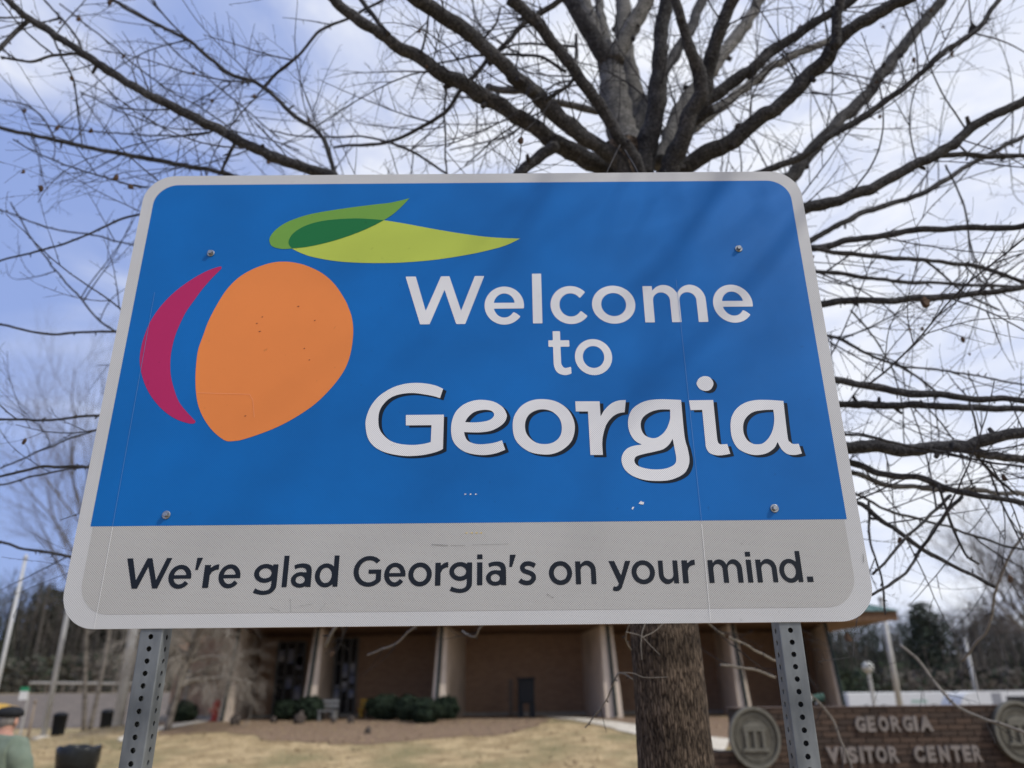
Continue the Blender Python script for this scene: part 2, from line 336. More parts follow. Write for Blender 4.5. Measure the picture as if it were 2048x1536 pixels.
def contours(f, x0, x1, y0, y1, h):
    xs = np.arange(x0, x1 + h, h); ys = np.arange(y0, y1 + h, h); X, Y = np.meshgrid(xs, ys); V = f(X, Y); V = np.where(np.abs(V) < 1e-9, 1e-9, V)
    seg = {}
    def ep(k):                                        # edge key -> point
        j, i, hor = k
        if hor: a, c = V[j, i], V[j, i + 1]; t = a / (a - c); return (xs[i] + t * h, ys[j])
        a, c = V[j, i], V[j + 1, i]; t = a / (a - c); return (xs[i], ys[j] + t * h)
    neg = V < 0
    cell = neg[:-1, :-1] * 1 + neg[:-1, 1:] * 2 + neg[1:, 1:] * 4 + neg[1:, :-1] * 8
    for j, i in zip(*np.nonzero((cell > 0) & (cell < 15))):
        c = cell[j, i]; B = (j, i, 1); T = (j + 1, i, 1); Lf = (j, i, 0); R = (j, i + 1, 0)
        tab = {1: [(B, Lf)], 2: [(R, B)], 3: [(R, Lf)], 4: [(T, R)], 5: [(B, Lf), (T, R)], 6: [(T, B)], 7: [(T, Lf)], 8: [(Lf, T)], 9: [(B, T)], 10: [(R, B), (Lf, T)], 11: [(R, T)], 12: [(Lf, R)], 13: [(B, R)], 14: [(Lf, B)]}
        for a, d in tab[int(c)]: seg[a] = d
    loops = []
    while seg:
        s0 = next(iter(seg)); k = s0; lp = []
        while k in seg: lp.append(ep(k)); k = seg.pop(k)
        if len(lp) > 3: loops.append(np.array(lp))
    return loops
def simplify(P, eps):
    P = list(map(tuple, P)); n = len(P)
    def dp(a, c):
        if c <= a + 1: return []
        A = np.array(P[a]); Bv = np.array(P[c % n]); d = Bv - A; l = np.hypot(*d) + 1e-12
        Q = np.array(P[a + 1:c]) - A; ds = np.abs(d[0] * Q[:, 1] - d[1] * Q[:, 0]) / l; k = int(ds.argmax())
        if ds[k] < eps: return []
        k += a + 1; return dp(a, k) + [k] + dp(k, c)
    Q = np.array(P); far = int(((Q - Q[0]) ** 2).sum(1).argmax())
    idx = [0] + dp(0, far) + [far] + dp(far, n)
    return [P[i % n] for i in idx]
def area(P): P = np.array(P); return 0.5 * np.sum(P[:, 0] * np.roll(P[:, 1], -1) - P[:, 1] * np.roll(P[:, 0], -1))
def inside(p, P):
    c = False
    for i in range(len(P)):
        (x1, y1), (x2, y2) = P[i], P[i - 1]
        if (y1 > p[1]) != (y2 > p[1]) and p[0] < (x2 - x1) * (p[1] - y1) / (y2 - y1) + x1: c = not c
    return c
def flat(loops, y, mb=None):
    """fill outer loops with their holes, in the x,z plane of the sign"""
    mb = mb or MB(); outs = [l for l in loops if area(l) > 0]; holes = [l for l in loops if area(l) <= 0]
    for o in outs:
        grp = [o] + [h for h in holes if inside(h[0], o)]
        vs = [Vector((p[0], p[1], 0)) for g in grp for p in g]; base = len(mb.v)
        mb.v += [(v.x, y, v.y) for v in vs]
        for t in tessellate_polygon([[Vector((p[0], p[1], 0)) for p in g] for g in grp]):
            a, c, d = (vs[k] for k in t); t = tuple(t)
            if (c - a).cross(d - a).z < 0: t = t[::-1]
            mb.f.append(tuple(base + k for k in t))
    return mb
_cache = {}
def glyph_loops(ch):
    if ch not in _cache:
        f, w = GL[ch]; lo = contours(f, -.06, w + .12, -.3, 1.1, 0.0125); _cache[ch] = [simplify(l, 0.0008) for l in lo]
    return _cache[ch]
# ------------------------------------------------------------------ the welcome sign
W_, H_ = 1.829, 1.216
BL = EYE + Vector(tuple(Vector((-1.01174441, .54529803, 1.70808222)).dot(a) for a in (xa, ya, za)))
SY = BL.y; SX = BL.x; SZ = BL.z
def sp(px, py):
    p = at(px, py, SY); return (p.x - SX, p.z - SZ)           # position on the sign from its lower left corner
C_white = (0.70, 0.70, 0.70)
M_wh = sheetmat('white_sheeting', (0.66, 0.66, 0.65), 0.50)
M_gr = sheetmat('grey_sheeting', (0.56, 0.55, 0.52), 0.62)
M_bl = sheetmat('blue_sheeting', (0.002, 0.150, 0.50), 0.20, 0.42, 0.84)
M_or = sheetmat('orange_sheeting', (0.82, 0.25, 0.06), 0.05, 0.4, 0.93)
M_mg = sheetmat('magenta_sheeting', (0.46, 0.020, 0.115), 0.04)
M_g1 = sheetmat('leaf_green_sheeting', (0.17, 0.36, 0.055), 0.06)
M_g2 = sheetmat('lime_sheeting', (0.50, 0.60, 0.085), 0.06)
M_g3 = sheetmat('dark_green_sheeting', (0.012, 0.17, 0.045), 0.06)
M_nv = sheetmat('navy_print', (0.006, 0.011, 0.02), 0.03)
M_bk = sheetmat('black_print', (0.010, 0.014, 0.021), 0.10)
M_lt = sheetmat('letter_white', (0.86, 0.86, 0.86), 0.34)
M_galv = noisemat('galvanised_steel', (0.105, 0.115, 0.12), (0.235, 0.25, 0.25), 22, 0.52, 0.0008, (1, 1, .35), 0.4, 8, .32, .66, spec=.5)
M_bolt = noisemat('bolt_steel', (0.30, 0.31, 0.31), (0.45, 0.45, 0.44), 60, 0.28, 0, metallic=1.0)
M_alu = noisemat('bare_aluminium', (0.35, 0.35, 0.35), (0.5, 0.5, 0.5), 20, 0.45, metallic=0.8)
sign = thing('welcome_sign', 'large blue roadside sign reading Welcome to Georgia with an orange peach, on two perforated posts', 'sign', (SX, SY, 0))
def rrect(x0, x1, z0, z1, r, n=10, corners=(1, 1, 1, 1)):
    P = []
    for k, (cx, cz, a0) in enumerate(((x1, z0, -90), (x1, z1, 0), (x0, z1, 90), (x0, z0, 180))):
        rr = r if corners[k] else 0
        ccx = cx - rr if cx == x1 else cx + rr; ccz = cz + rr if cz == z0 else cz - rr
        if rr == 0: P.append((cx, cz)); continue
        for i in range(n + 1):
            a = math.radians(a0 + 90 * i / n); P.append((ccx + rr * math.cos(a), ccz + rr * math.sin(a)))
    return P
def signpart(name, loops, lift, mat, thick=0.0):
    b = flat(loops, -lift)
    if thick:
        for lp in loops:
            n = len(lp); i = len(b.v); b.v += [(p[0], -lift, p[1]) for p in lp] + [(p[0], -lift + thick, p[1]) for p in lp]
            for k in range(n): b.f.append((i + k, i + n + k, i + n + (k + 1) % n, i + (k + 1) % n))
        flat(loops, -lift + thick, b)
    me = bpy.data.meshes.new(name); me.from_pydata(b.v, [], b.f); me.materials.append(mat); me.update()
    o = bpy.data.objects.new(name, me); COL.objects.link(o); o.parent = sign; o.location = (0, 0, SZ)
    return o
R = 0.082
signpart('panel', [rrect(0, W_, 0, H_, R, 14)], 0.0, M_wh, 0.0032)
bz = sp(900, 1046)[1]; brd = 0.031
blue = signpart('blue_field', [rrect(brd, W_ - brd, bz, H_ - brd, R - brd + .012, 14, (0, 1, 1, 0))], 0.0004, M_bl)
signpart('tagline_band', [rrect(brd + .006, W_ - brd - .006, brd, bz - .0005, R - brd + .02, 14, (1, 0, 0, 1))], 0.0004, M_gr)
def trace(pts, s, ox, oy, n=6):
    P = [(p[0] / s + ox, p[1] / s + oy) + tuple(p[2:]) for p in pts]; return [sp(*q) for q in sm(P, n)]
def ccw(lp, pos=True): return lp if (area(lp) > 0) == pos else lp[::-1]
S4 = 4.096
up = [(1300, 752), (1200, 762), (1080, 800), (980, 850), (900, 910), (820, 1000), (740, 1130), (680, 1250), (640, 1360)]
lo = [(600, 410), (583, 540), (578, 650), (583, 760), (600, 860), (640, 960), (700, 1050), (760, 1110), (830, 1155), (900, 1155), (960, 1145), (1100, 1100), (1250, 1040), (1400, 960), (1560, 850), (1700, 710), (1800, 570), (1850, 430), (1870, 270), (1860, 150), (1830, 60)]
peach = up + [(x, y + 1065) for x, y in lo] + [(1800, 1060), (1720, 940), (1620, 850), (1500, 790), (1400, 762)]
signpart('peach', [ccw(trace(peach, S4, 250, 340, 4))], 0.0009, M_or)
cres = [(775, 793), (680, 825), (560, 890), (420, 990), (300, 1110), (210, 1240), (160, 1360), (135, 1450)] + [(x, y + 1065) for x, y in
        [(122, 480), (130, 570), (160, 680), (210, 780), (280, 870), (360, 940), (440, 985), (520, 1010), (565, 1012), (578, 995), (560, 975), (500, 910), (440, 830), (400, 720), (375, 610), (373, 490), (385, 400), (410, 300), (450, 200), (500, 100)]] + [(570, 1065), (640, 970), (720, 880), (785, 815), (790, 798)]
signpart('crescent', [ccw(trace(cres, S4, 250, 340, 4))], 0.0009, M_mg)
S3 = 3.531
leafA = [(1127, 95, 1), (1000, 125), (900, 137), (700, 162), (500, 193), (380, 220), (260, 265), (180, 320), (140, 375), (145, 420), (175, 442), (230, 453), (297, 450), (400, 440), (520, 415), (650, 378), (780, 330), (880, 285), (945, 250), (1000, 215), (1060, 165)]
topB = [(945, 250), (850, 242), (740, 238), (600, 245), (480, 262), (380, 295), (310, 340), (278, 385), (275, 420)]
leafB = [(1907, 380, 1), (1700, 370), (1500, 345), (1300, 312), (1100, 275)] + topB + [(297, 450), (400, 497), (520, 525), (650, 543), (800, 551), (950, 552), (1100, 547), (1300, 530), (1500, 500), (1650, 470), (1800, 430)]
leafC = [(297, 448, 1), (400, 438), (520, 413), (650, 377), (780, 330), (880, 285), (945, 250, 1)] + topB[1:]
signpart('leaf', [ccw(trace(leafB, S3, 500, 370, 5))], 0.0009, M_g2)['label'] = 'long lime green printed leaf'
signpart('leaf', [ccw(trace(leafA, S3, 500, 370, 5))], 0.0012, M_g1)['label'] = 'short mid green printed leaf'
signpart('leaf_overlap', [ccw(trace(leafC, S3, 500, 370, 5))], 0.0015, M_g3)
# Welcome to: extents in photo pixels, each with the row where it was read
def letters(spec, base, cap, mat, lift):
    for ch, xl, yl, xr, yr in spec:
        X0 = sp(xl, yl)[0]; X1 = sp(xr, yr)[0]; w = GL[ch][1]
        lp = [[(X0 + p[0] / w * (X1 - X0), base + p[1] * cap) for p in l] for l in glyph_loops(ch)]
        signpart('letter', lp, lift, mat)
zb = sp(1080, 647)[1]; cap = sp(890, 552.5)[1] - sp(890, 648.2)[1]
letters([('W', 811.2, 552.5, 968.5, 552.5), ('e', 969.2, 612, 1048.1, 615), ('l', 1064.9, 597, 1083.5, 597), ('c', 1101, 610, 1176.7, 633), ('o', 1184, 610, 1270.7, 612),
         ('m', 1287.7, 610, 1412.7, 610), ('e', 1426.6, 612, 1506, 613)], zb, cap, M_lt, 0.0009)
z2 = sp(1150, 749)[1]
letters([('t', 1096.9, 691, 1143, 745), ('o', 1149.9, 716, 1224.3, 716)], z2, cap * .896 * 1.0, M_lt, 0.0009)
# tagline
A_ = lambda ch, a, ya_, c, yc: (ch, 120 + a / 4.518, 940 + ya_ / 4.518, 120 + c / 4.518, 940 + yc / 4.518)
B_ = lambda ch, a, ya_, c, yc: (ch, 500 + a / S4, 1040 + ya_ / S4, 500 + c / S4, 1040 + yc / S4)
C_ = lambda ch, a, ya_, c, yc: (ch, 900 + a / S4, 940 + ya_ / S4, 900 + c / S4, 940 + yc / S4)
D_ = lambda ch, a, ya_, c, yc: (ch, 1300 + a / S4, 940 + ya_ / S4, 1300 + c / S4, 940 + yc / S4)
tag_l = [A_('W', 610, 798, 1017, 798), A_('e', 982, 965, 1188, 960), A_("'", 1222, 905, 1295, 792), A_('r', 1300, 950, 1440, 870), A_('e', 1435, 955, 1632, 955),
         B_('g', 35, 440, 230, 420), B_('l', 272, 415, 314, 415), B_('a', 335, 495, 505, 450), B_('d', 533, 450, 735, 290), B_('G', 850, 412, 1075, 440), B_('e', 1100, 440, 1275, 440),
         B_('o', 1298, 436, 1490, 436), B_('r', 1518, 430, 1625, 345), B_('g', 1633, 430, 1820, 430), C_('i', 222, 840, 266, 840), C_('a', 295, 870, 460, 870), C_("'", 486, 787, 540, 685),
         C_('s', 565, 900, 705, 880), C_('o', 810, 835, 1000, 835), C_('n', 1028, 830, 1195, 830), C_('y', 1297, 742, 1477, 742), C_('o', 1487, 833, 1678, 833), C_('u', 1703, 760, 1873, 880), C_('r', 1902, 830, 2003, 740),
         D_('m', 478, 830, 757, 830), D_('i', 790, 800, 835, 820), D_('n', 872, 830, 1040, 830), D_('d', 1060, 830, 1255, 900), D_('.', 1288, 900, 1338, 900)]
za1 = sp(265, 1177.5)[1]; za2 = sp(1560, 1164.7)[1]; capt = sp(262, 1116.8)[1] - sp(262, 1177.5)[1]
letters(tag_l, (za1 + za2) / 2, capt, M_bk, 0.0009)
# the big Georgia, traced outlines
Gs = [
 [[(763, 155, 1), (700, 128), (620, 112), (535, 107), (440, 117), (340, 150), (240, 215), (170, 300), (132, 400), (130, 480), (148, 560), (190, 620), (250, 660), (320, 685), (400, 700), (470, 706), (560, 702), (640, 690), (720, 668), (762, 648, 1), (770, 367, 1), (458, 370, 1), (458, 455, 1), (668, 453, 1), (662, 592, 1), (600, 607), (520, 615), (430, 610), (350, 590), (290, 550), (245, 490), (233, 420), (242, 340), (280, 275), (340, 225), (420, 198), (520, 190), (620, 203), (690, 217), (738, 232, 1)]],
 [[(1245, 577, 1), (1272, 655, 1), (1200, 682), (1120, 697), (1040, 695), (950, 675), (880, 630), (840, 570), (828, 490), (838, 410), (870, 340), (930, 285), (1010, 253), (1090, 246), (1180, 262), (1250, 305), (1282, 360), (1283, 390), (1265, 430), (1220, 468), (1150, 500), (1060, 512), (935, 510, 1), (943, 545), (965, 580), (1010, 602), (1070, 610), (1150, 603), (1200, 592)],
  [(943, 428, 1), (970, 385), (1020, 345), (1090, 328), (1150, 333), (1178, 355), (1175, 385), (1140, 412), (1080, 426), (1010, 431)]],
 [[(1333, 470), (1345, 380), (1400, 300), (1480, 253), (1580, 240), (1690, 260), (1780, 320), (1832, 410), (1840, 500), (1810, 590), (1740, 655), (1660, 688), (1580, 693), (1480, 675), (1400, 625), (1350, 560)],
  [(1433, 460), (1445, 400), (1480, 355), (1540, 328), (1600, 325), (1660, 345), (1710, 390), (1733, 450), (1730, 520), (1700, 570), (1650, 600), (1590, 608), (1530, 598), (1480, 565), (1445, 520)]]]
Gz = [
 [[(-39, 258, 1), (160, 258, 1), (168, 382, 1), (200, 330), (250, 280), (310, 253), (375, 247, 1), (365, 347, 1), (310, 358), (260, 390), (215, 450), (190, 530), (182, 600), (187, 697, 1), (85, 697, 1), (65, 341, 1), (-35, 341, 1)]],
 [[(827, 247, 1), (855, 540), (880, 640), (895, 720), (890, 780), (860, 840), (800, 880), (720, 905), (620, 910), (520, 900), (430, 868), (370, 820), (342, 760), (345, 700), (380, 650), (430, 625), (505, 612, 1), (450, 580), (410, 520), (393, 450), (400, 380), (430, 320), (490, 275), (560, 250), (650, 241), (750, 243)],
  [(737, 325, 1), (660, 325), (590, 340), (530, 375), (500, 420), (500, 480), (525, 530), (570, 555), (620, 558), (670, 530), (710, 480), (735, 410), (738, 360)],
  [(758, 563, 1), (730, 610), (680, 650), (600, 672), (520, 690), (460, 710), (445, 745), (465, 780), (520, 803), (600, 815), (680, 812), (740, 795), (780, 765), (787, 720), (775, 650)]],
 [[(892, 250, 1), (1090, 247, 1), (1118, 520), (1127, 585), (1142, 607), (1165, 610), (1205, 607, 1), (1230, 687, 1), (1180, 697), (1120, 700), (1060, 680), (1032, 635), (1025, 580), (1000, 328, 1), (905, 330, 1)]],
 [[(1665, 255, 1), (1700, 550), (1720, 590), (1745, 607), (1790, 605, 1), (1817, 685, 1), (1760, 697), (1700, 690), (1650, 650), (1617, 590, 1), (1590, 640), (1530, 682), (1450, 698), (1370, 685), (1290, 640), (1245, 560), (1232, 470), (1240, 390), (1280, 320), (1350, 270), (1440, 248), (1550, 247)],
  [(1582, 327, 1), (1500, 330), (1420, 345), (1365, 385), (1338, 440), (1338, 510), (1365, 570), (1410, 603), (1450, 610), (1500, 600), (1550, 550), (1580, 480), (1590, 400)]]]
dot = [(955, 105), (975, 70), (1015, 52), (1060, 60), (1088, 95), (1090, 125), (1070, 160), (1030, 173), (985, 160), (960, 130)]
for src, ox in ((Gs, 700), (Gz, 1160)):
    for k, g in enumerate(src):
        loops = [ccw(trace(l, S4, ox, 740), i == 0) for i, l in enumerate(g)]
        if src is Gz and k == 2: loops.append(ccw(trace(dot, S4, 1160, 740)))
        signpart('letter_shadow', [[(p[0] + .0088, p[1] - .0056) for p in l] for l in loops], 0.0008, M_nv)
        signpart('letter', loops, 0.0013, M_lt)
# film seams, scuffs and chips
M_seam = sheetmat('seam_film', (0.12, 0.26, 0.55), 0.0); M_seam2 = sheetmat('seam_film_pale', (0.78, 0.78, 0.76), 0.0)
def linepart(name, a, c, w, mat, lift=0.0017):
    a = Vector(sp(*a)); c = Vector(sp(*c)); d = (c - a).normalized(); n = Vector((-d.y, d.x)) * w / 2
    return signpart(name, [ccw([tuple(a + n), tuple(a - n), tuple(c - n), tuple(c + n)])], lift, mat)
linepart('seam', (189, 1257), (226, 1055), 0.0013, M_seam2); linepart('seam', (226, 1052), (310, 585), 0.0009, M_seam)
linepart('seam', (1421, 1241), (1403, 1048), 0.0013, M_seam2); linepart('seam', (1403, 1043), (1352, 560), 0.0009, M_seam)
for x in (931, 941.5, 952): signpart('chip', [ccw([sp(x - 2, 990.5), sp(x - 1.5, 987), sp(x + 2.6, 988.3)])], 0.0012, M_lt)
signpart('chip', [ccw([sp(1277, 1007), sp(1282, 1002), sp(1284, 1004), sp(1288, 1004), sp(1287, 1009), sp(1282, 1009)])], 0.0012, M_lt)
signpart('chip', [ccw([sp(1263, 1018), sp(1265, 1014), sp(1268.5, 1014), sp(1265.5, 1019.5)])], 0.0012, M_lt)
M_yel = sheetmat('yellow_scuff', (0.75, 0.55, 0.16), 0)
for x in (933, 943.5, 953, 962): signpart('scuff', [ccw([sp(x - 3, 1066), sp(x + 2.5, 1064.6), sp(x + 1.5, 1067.5)])], 0.0012, M_yel)
M_scr = sheetmat('grey_scratch', (0.20, 0.20, 0.19), 0)
for a, c, w in (((863, 1089), (896, 1091), .0012), ((902, 1091), (930, 1091), .0006), ((945, 1090), (1018, 1088), .0005), ((581, 1198), (582, 1224), .0006), ((1094, 1188), (1107, 1196), .0009), ((1725.5, 1108), (1727, 1125), .0012), ((540, 1215), (560, 1222), .0005), ((600, 1212), (625, 1208), .0004), ((640, 1222), (652, 1206), .0004)):
    linepart('scratch', a, c, w, M_scr)
M_oscr = sheetmat('orange_scratch', (0.95, 0.42, 0.20), 0); M_ospot = sheetmat('orange_spot', (0.30, 0.08, 0.03), 0)
for a, c in (((395, 786), (500, 789)), ((500, 789), (506, 800)), ((506, 800), (509, 835))): linepart('scratch', a, c, .0009, M_oscr)
for (x, y, w) in ((597, 613, 3), (525, 634, 2), (514, 647, 2.5), (520, 663, 3), (609, 697, 2), (619, 720, 2), (491, 832, 2.5), (630, 641, 2)):
    signpart('scuff', [ccw([sp(x - w, y + .7), sp(x, y - 1), sp(x + w, y - .5), sp(x, y + 1.5)])], 0.0014, M_ospot)
# bolts
bolt_px = [(422, 507), (333, 1030), (1477, 498), (1548.5, 1017)]
for k, (x, y) in enumerate(bolt_px):
    X, Z = sp(x, y)
    w = MB(); w.lathe([(.0098, 0), (.0098, .0018), (.0088, .0024), (.004, .0024)], sides=28)
    h = MB(); h.lathe([(.0064, .0024), (.0064, .0085), (.0054, .0098)], sides=6)
    ring_o = w.build('bolt', M_bolt); ring_o.rotation_euler = (math.radians(90), 0, 0); ring_o.parent = sign; ring_o.location = (X, -0.0006, Z + SZ)
    ho = h.build('bolt_head', M_bolt); ho.parent = ring_o; ho.rotation_euler = (0, 0, k * 0.5)
# perforated square posts
def post(xc):
    q = 0.0255; pit = 0.0254; n = int((SZ + H_ - .02) / pit); b = MB(); r = 0.0058
    quad = [(-q, -q, 1, 0), (q, -q, 0, 1), (q, q, -1, 0), (-q, q, 0, -1)]
    for (ox, oy, dx, dy) in quad:
        for k in range(n):
            z0 = k * pit - 0.3; zc = z0 + pit / 2; ip = []; op = []
            for j in range(12):
                a = 2 * math.pi * (j + .5) / 12; ip.append((q + r * math.cos(a), zc + r * math.sin(a)))
            outer = [(2 * q - .003, z0 + pit), (q, z0 + pit), (.003, z0 + pit), (.003, z0), (q, z0), (2 * q - .003, z0)]
            def V(p): return (ox + dx * p[0], oy + dy * p[0], p[1])
            i = len(b.v); b.v += [V(p) for p in ip] + [V(p) for p in outer]
            # j: 0..11 ccw from 15deg ; outer order: TR,T,TL,BL,B,BR
            o = lambda t: i + 12 + t
            for f in ((0, 1, 'TR'), (1, 2, 'TR'),): b.f.append((i + f[0], o(0), i + f[1]))
            b.f.append((i + 2, o(0), o(1))); b.f.append((i + 2, o(1), i + 3)); b.f.append((i + 3, o(1), o(2)))
            b.f.append((i + 3, o(2), i + 4)); b.f.append((i + 4, o(2), i + 5)); b.f.append((i + 5, o(2), o(3))); b.f.append((i + 5, o(3), i + 6)); b.f.append((i + 6, o(3), i + 7)); b.f.append((i + 7, o(3), i + 8))
            b.f.append((i + 8, o(3), o(4))); b.f.append((i + 8, o(4), i + 9)); b.f.append((i + 9, o(4), o(5)))
            b.f.append((i + 9, o(5), i + 10)); b.f.append((i + 10, o(5), i + 11)); b.f.append((i + 11, o(5), o(0))); b.f.append((i + 11, o(0), i + 0))
    z0 = -0.3; z1 = n * pit - 0.3; c = .003
    for (cx, cy, a0) in ((-q, -q, 180), (q, -q, 270), (q, q, 0), (-q, q, 90)):
        sx = 1 if cx < 0 else -1; sy = 1 if cy < 0 else -1; pts = []
        for k in range(5):
            a = math.radians(a0 + 90 * k / 4); pts.append((cx + sx * c + c * math.cos(a), cy + sy * c + c * math.sin(a)))
        for k in range(4): b.poly([(*pts[k], z0), (*pts[k + 1], z0), (*pts[k + 1], z1), (*pts[k], z1)])
    me = bpy.data.meshes.new('post'); me.from_pydata(b.v, [], b.f)
    bm = bmesh.new(); bm.from_mesh(me); bmesh.ops.remove_doubles(bm, verts=bm.verts, dist=1e-5); bmesh.ops.recalc_face_normals(bm, faces=bm.faces); bm.to_mesh(me); bm.free()
    me.materials.append(M_galv); o = bpy.data.objects.new('post', me); COL.objects.link(o); o.parent = sign
    s = o.modifiers.new('wall', 'SOLIDIFY'); s.thickness = 0.0026; s.offset = -1
    o.location = (xc, 0.0032 + q + .0005, 0); return o
pl = (sp(422, 507)[0] + sp(333, 1030)[0]) / 2; pr = (sp(1477, 498)[0] + sp(1548.5, 1017)[0]) / 2
p1 = post(pl + .002); p2 = post(pr)
# ------------------------------------------------------------------ the bare tree behind the sign
def barkmat(name, dark, light, zs=0.22, sc_=34, bump=0.012, furrow=0.35):
    m, N, L, P = new_mat(name)
    tc = N.new('ShaderNodeTexCoord'); mp = N.new('ShaderNodeMapping'); mp.inputs['Scale'].default_value = (1, 1, zs); L.new(tc.outputs['Object'], mp.inputs[0])
    nz = N.new('ShaderNodeTexNoise'); nz.inputs['Scale'].default_value = sc_; nz.inputs['Detail'].default_value = 8; nz.inputs['Roughness'].default_value = .65; nz.inputs['Distortion'].default_value = .6; L.new(mp.outputs[0], nz.inputs['Vector'])
    vo = N.new('ShaderNodeTexVoronoi'); vo.feature = 'DISTANCE_TO_EDGE'; vo.inputs['Scale'].default_value = sc_ * 1.15
    dn = N.new('ShaderNodeTexNoise'); dn.inputs['Scale'].default_value = sc_ * .8; dn.inputs['Detail'].default_value = 5; L.new(mp.outputs[0], dn.inputs['Vector'])
    dv = N.new('ShaderNodeVectorMath'); dv.operation = 'MULTIPLY_ADD'; dv.inputs[1].default_value = (1.3 / sc_,) * 3; L.new(dn.outputs['Color'], dv.inputs[0]); L.new(mp.outputs[0], dv.inputs[2]); L.new(dv.outputs[0], vo.inputs['Vector'])
    fu = N.new('ShaderNodeMapRange'); fu.inputs['From Max'].default_value = .22; fu.inputs['To Min'].default_value = -.42 * furrow; fu.inputs['To Max'].default_value = .10 * furrow; L.new(vo.outputs['Distance'], fu.inputs['Value'])
    fine = N.new('ShaderNodeTexNoise'); fine.inputs['Scale'].default_value = sc_ * 4; fine.inputs['Detail'].default_value = 4; L.new(mp.outputs[0], fine.inputs['Vector'])
    f2 = N.new('ShaderNodeMath'); f2.operation = 'MULTIPLY_ADD'; f2.inputs[1].default_value = .35; L.new(fine.outputs['Fac'], f2.inputs[0]); L.new(fu.outputs[0], f2.inputs[2])
    mu = N.new('ShaderNodeMath'); mu.operation = 'ADD'; L.new(f2.outputs[0], mu.inputs[0]); L.new(nz.outputs['Fac'], mu.inputs[1])
    r = N.new('ShaderNodeValToRGB'); r.color_ramp.elements[0].position = .40; r.color_ramp.elements[0].color = (*dark, 1)
    r.color_ramp.elements[1].position = .95; r.color_ramp.elements[1].color = (*light, 1); e = r.color_ramp.elements.new(.66); e.color = (*[(a + c) * .38 for a, c in zip(dark, light)], 1)
    L.new(mu.outputs[0], r.inputs[0])
    bd = N.new('ShaderNodeTexNoise'); bd.inputs['Scale'].default_value = 3.0; bd.inputs['Detail'].default_value = 4
    mb_ = N.new('ShaderNodeMapping'); mb_.inputs['Scale'].default_value = (.5, .5, 3.0); L.new(tc.outputs['Object'], mb_.inputs[0]); L.new(mb_.outputs[0], bd.inputs['Vector'])
    rb = N.new('ShaderNodeMapRange'); rb.inputs['From Min'].default_value = .34; rb.inputs['From Max'].default_value = .6; rb.inputs['To Min'].default_value = .55; L.new(bd.outputs['Fac'], rb.inputs['Value'])
    v = N.new('ShaderNodeVectorMath'); v.operation = 'SCALE'; L.new(r.outputs['Color'], v.inputs[0]); L.new(rb.outputs[0], v.inputs['Scale'])
    L.new(v.outputs[0], P.inputs['Base Color']); P.inputs['Roughness'].default_value = .9; P.inputs['Specular IOR Level'].default_value = .2
    b = N.new('ShaderNodeBump'); b.inputs['Strength'].default_value = 1; b.inputs['Distance'].default_value = bump; L.new(mu.outputs[0], b.inputs['Height']); L.new(b.outputs[0], P.inputs['Normal'])
    return m
M_bark = barkmat('trunk_bark', (0.026, 0.0175, 0.0125), (0.30, 0.225, 0.165), .17, 92, .011, .62)
M_limb = barkmat('limb_bark', (0.024, 0.023, 0.025), (0.155, 0.15, 0.148), 1.0, 48, 0.009)
M_pale = barkmat('pale_limb_bark', (0.085, 0.080, 0.074), (0.36, 0.345, 0.32), 2.2, 38, 0.007)
M_twig = noisemat('twig_bark', (0.020, 0.018, 0.020), (0.045, 0.041, 0.042), 12, .8)
M_twigp = noisemat('pale_twig_bark', (0.15, 0.135, 0.115), (0.24, 0.215, 0.185), 12, .8)
tree_base = at(1327, 1300, 3.4); tx, ty = tree_base.x, 3.4
tree = thing('bare_tree', 'tall leafless tree with a thick furrowed trunk and dark spreading limbs right behind the sign', 'tree', (tx, ty, 0))
b = MB(); nr = 340; ns = 150
def trunk_r(z): return 0.143 + 0.10 * math.exp(-z / .35) + 0.012 * sstep(2.0, 1.0, z) - .008 * max(0, z - 2)
tz1 = at(1290, 300, 3.4).z
for k in range(nr):
    z = -0.15 + (tz1 + .15) * k / (nr - 1)
    for j in range(ns):
        a = 2 * math.pi * j / ns; c, s_ = math.cos(a), math.sin(a)
        d = noise.noise(Vector((c * 11, s_ * 11, z * 2.2))) * .5 + noise.noise(Vector((c * 24, s_ * 24, z * 6))) * .5
        band = max(0, noise.noise(Vector((c * 1.2, s_ * 1.2, z * 9 + 3)))) * .6
        low = noise.noise(Vector((c * 1.1, s_ * 1.1, z * .8))) * .012
        r = trunk_r(z) + low + .007 * (abs(d) * 1.6 - .5) - .006 * band
        b.v.append((tx + c * r + .01 * math.sin(z * 1.3), ty + s_ * r, z))
for k in range(nr - 1):
    for j in range(ns): j2 = (j + 1) % ns; b.f.append((k * ns + j, k * ns + j2, (k + 1) * ns + j2, (k + 1) * ns + j))
b.build('trunk', M_bark, tree, smooth=True, origin=(tx, ty, 0))
TW = {'bare_tree': MB()}
def rv(sc3=1): return Vector((random.gauss(0, 1), random.gauss(0, 1), random.gauss(0, sc3)))
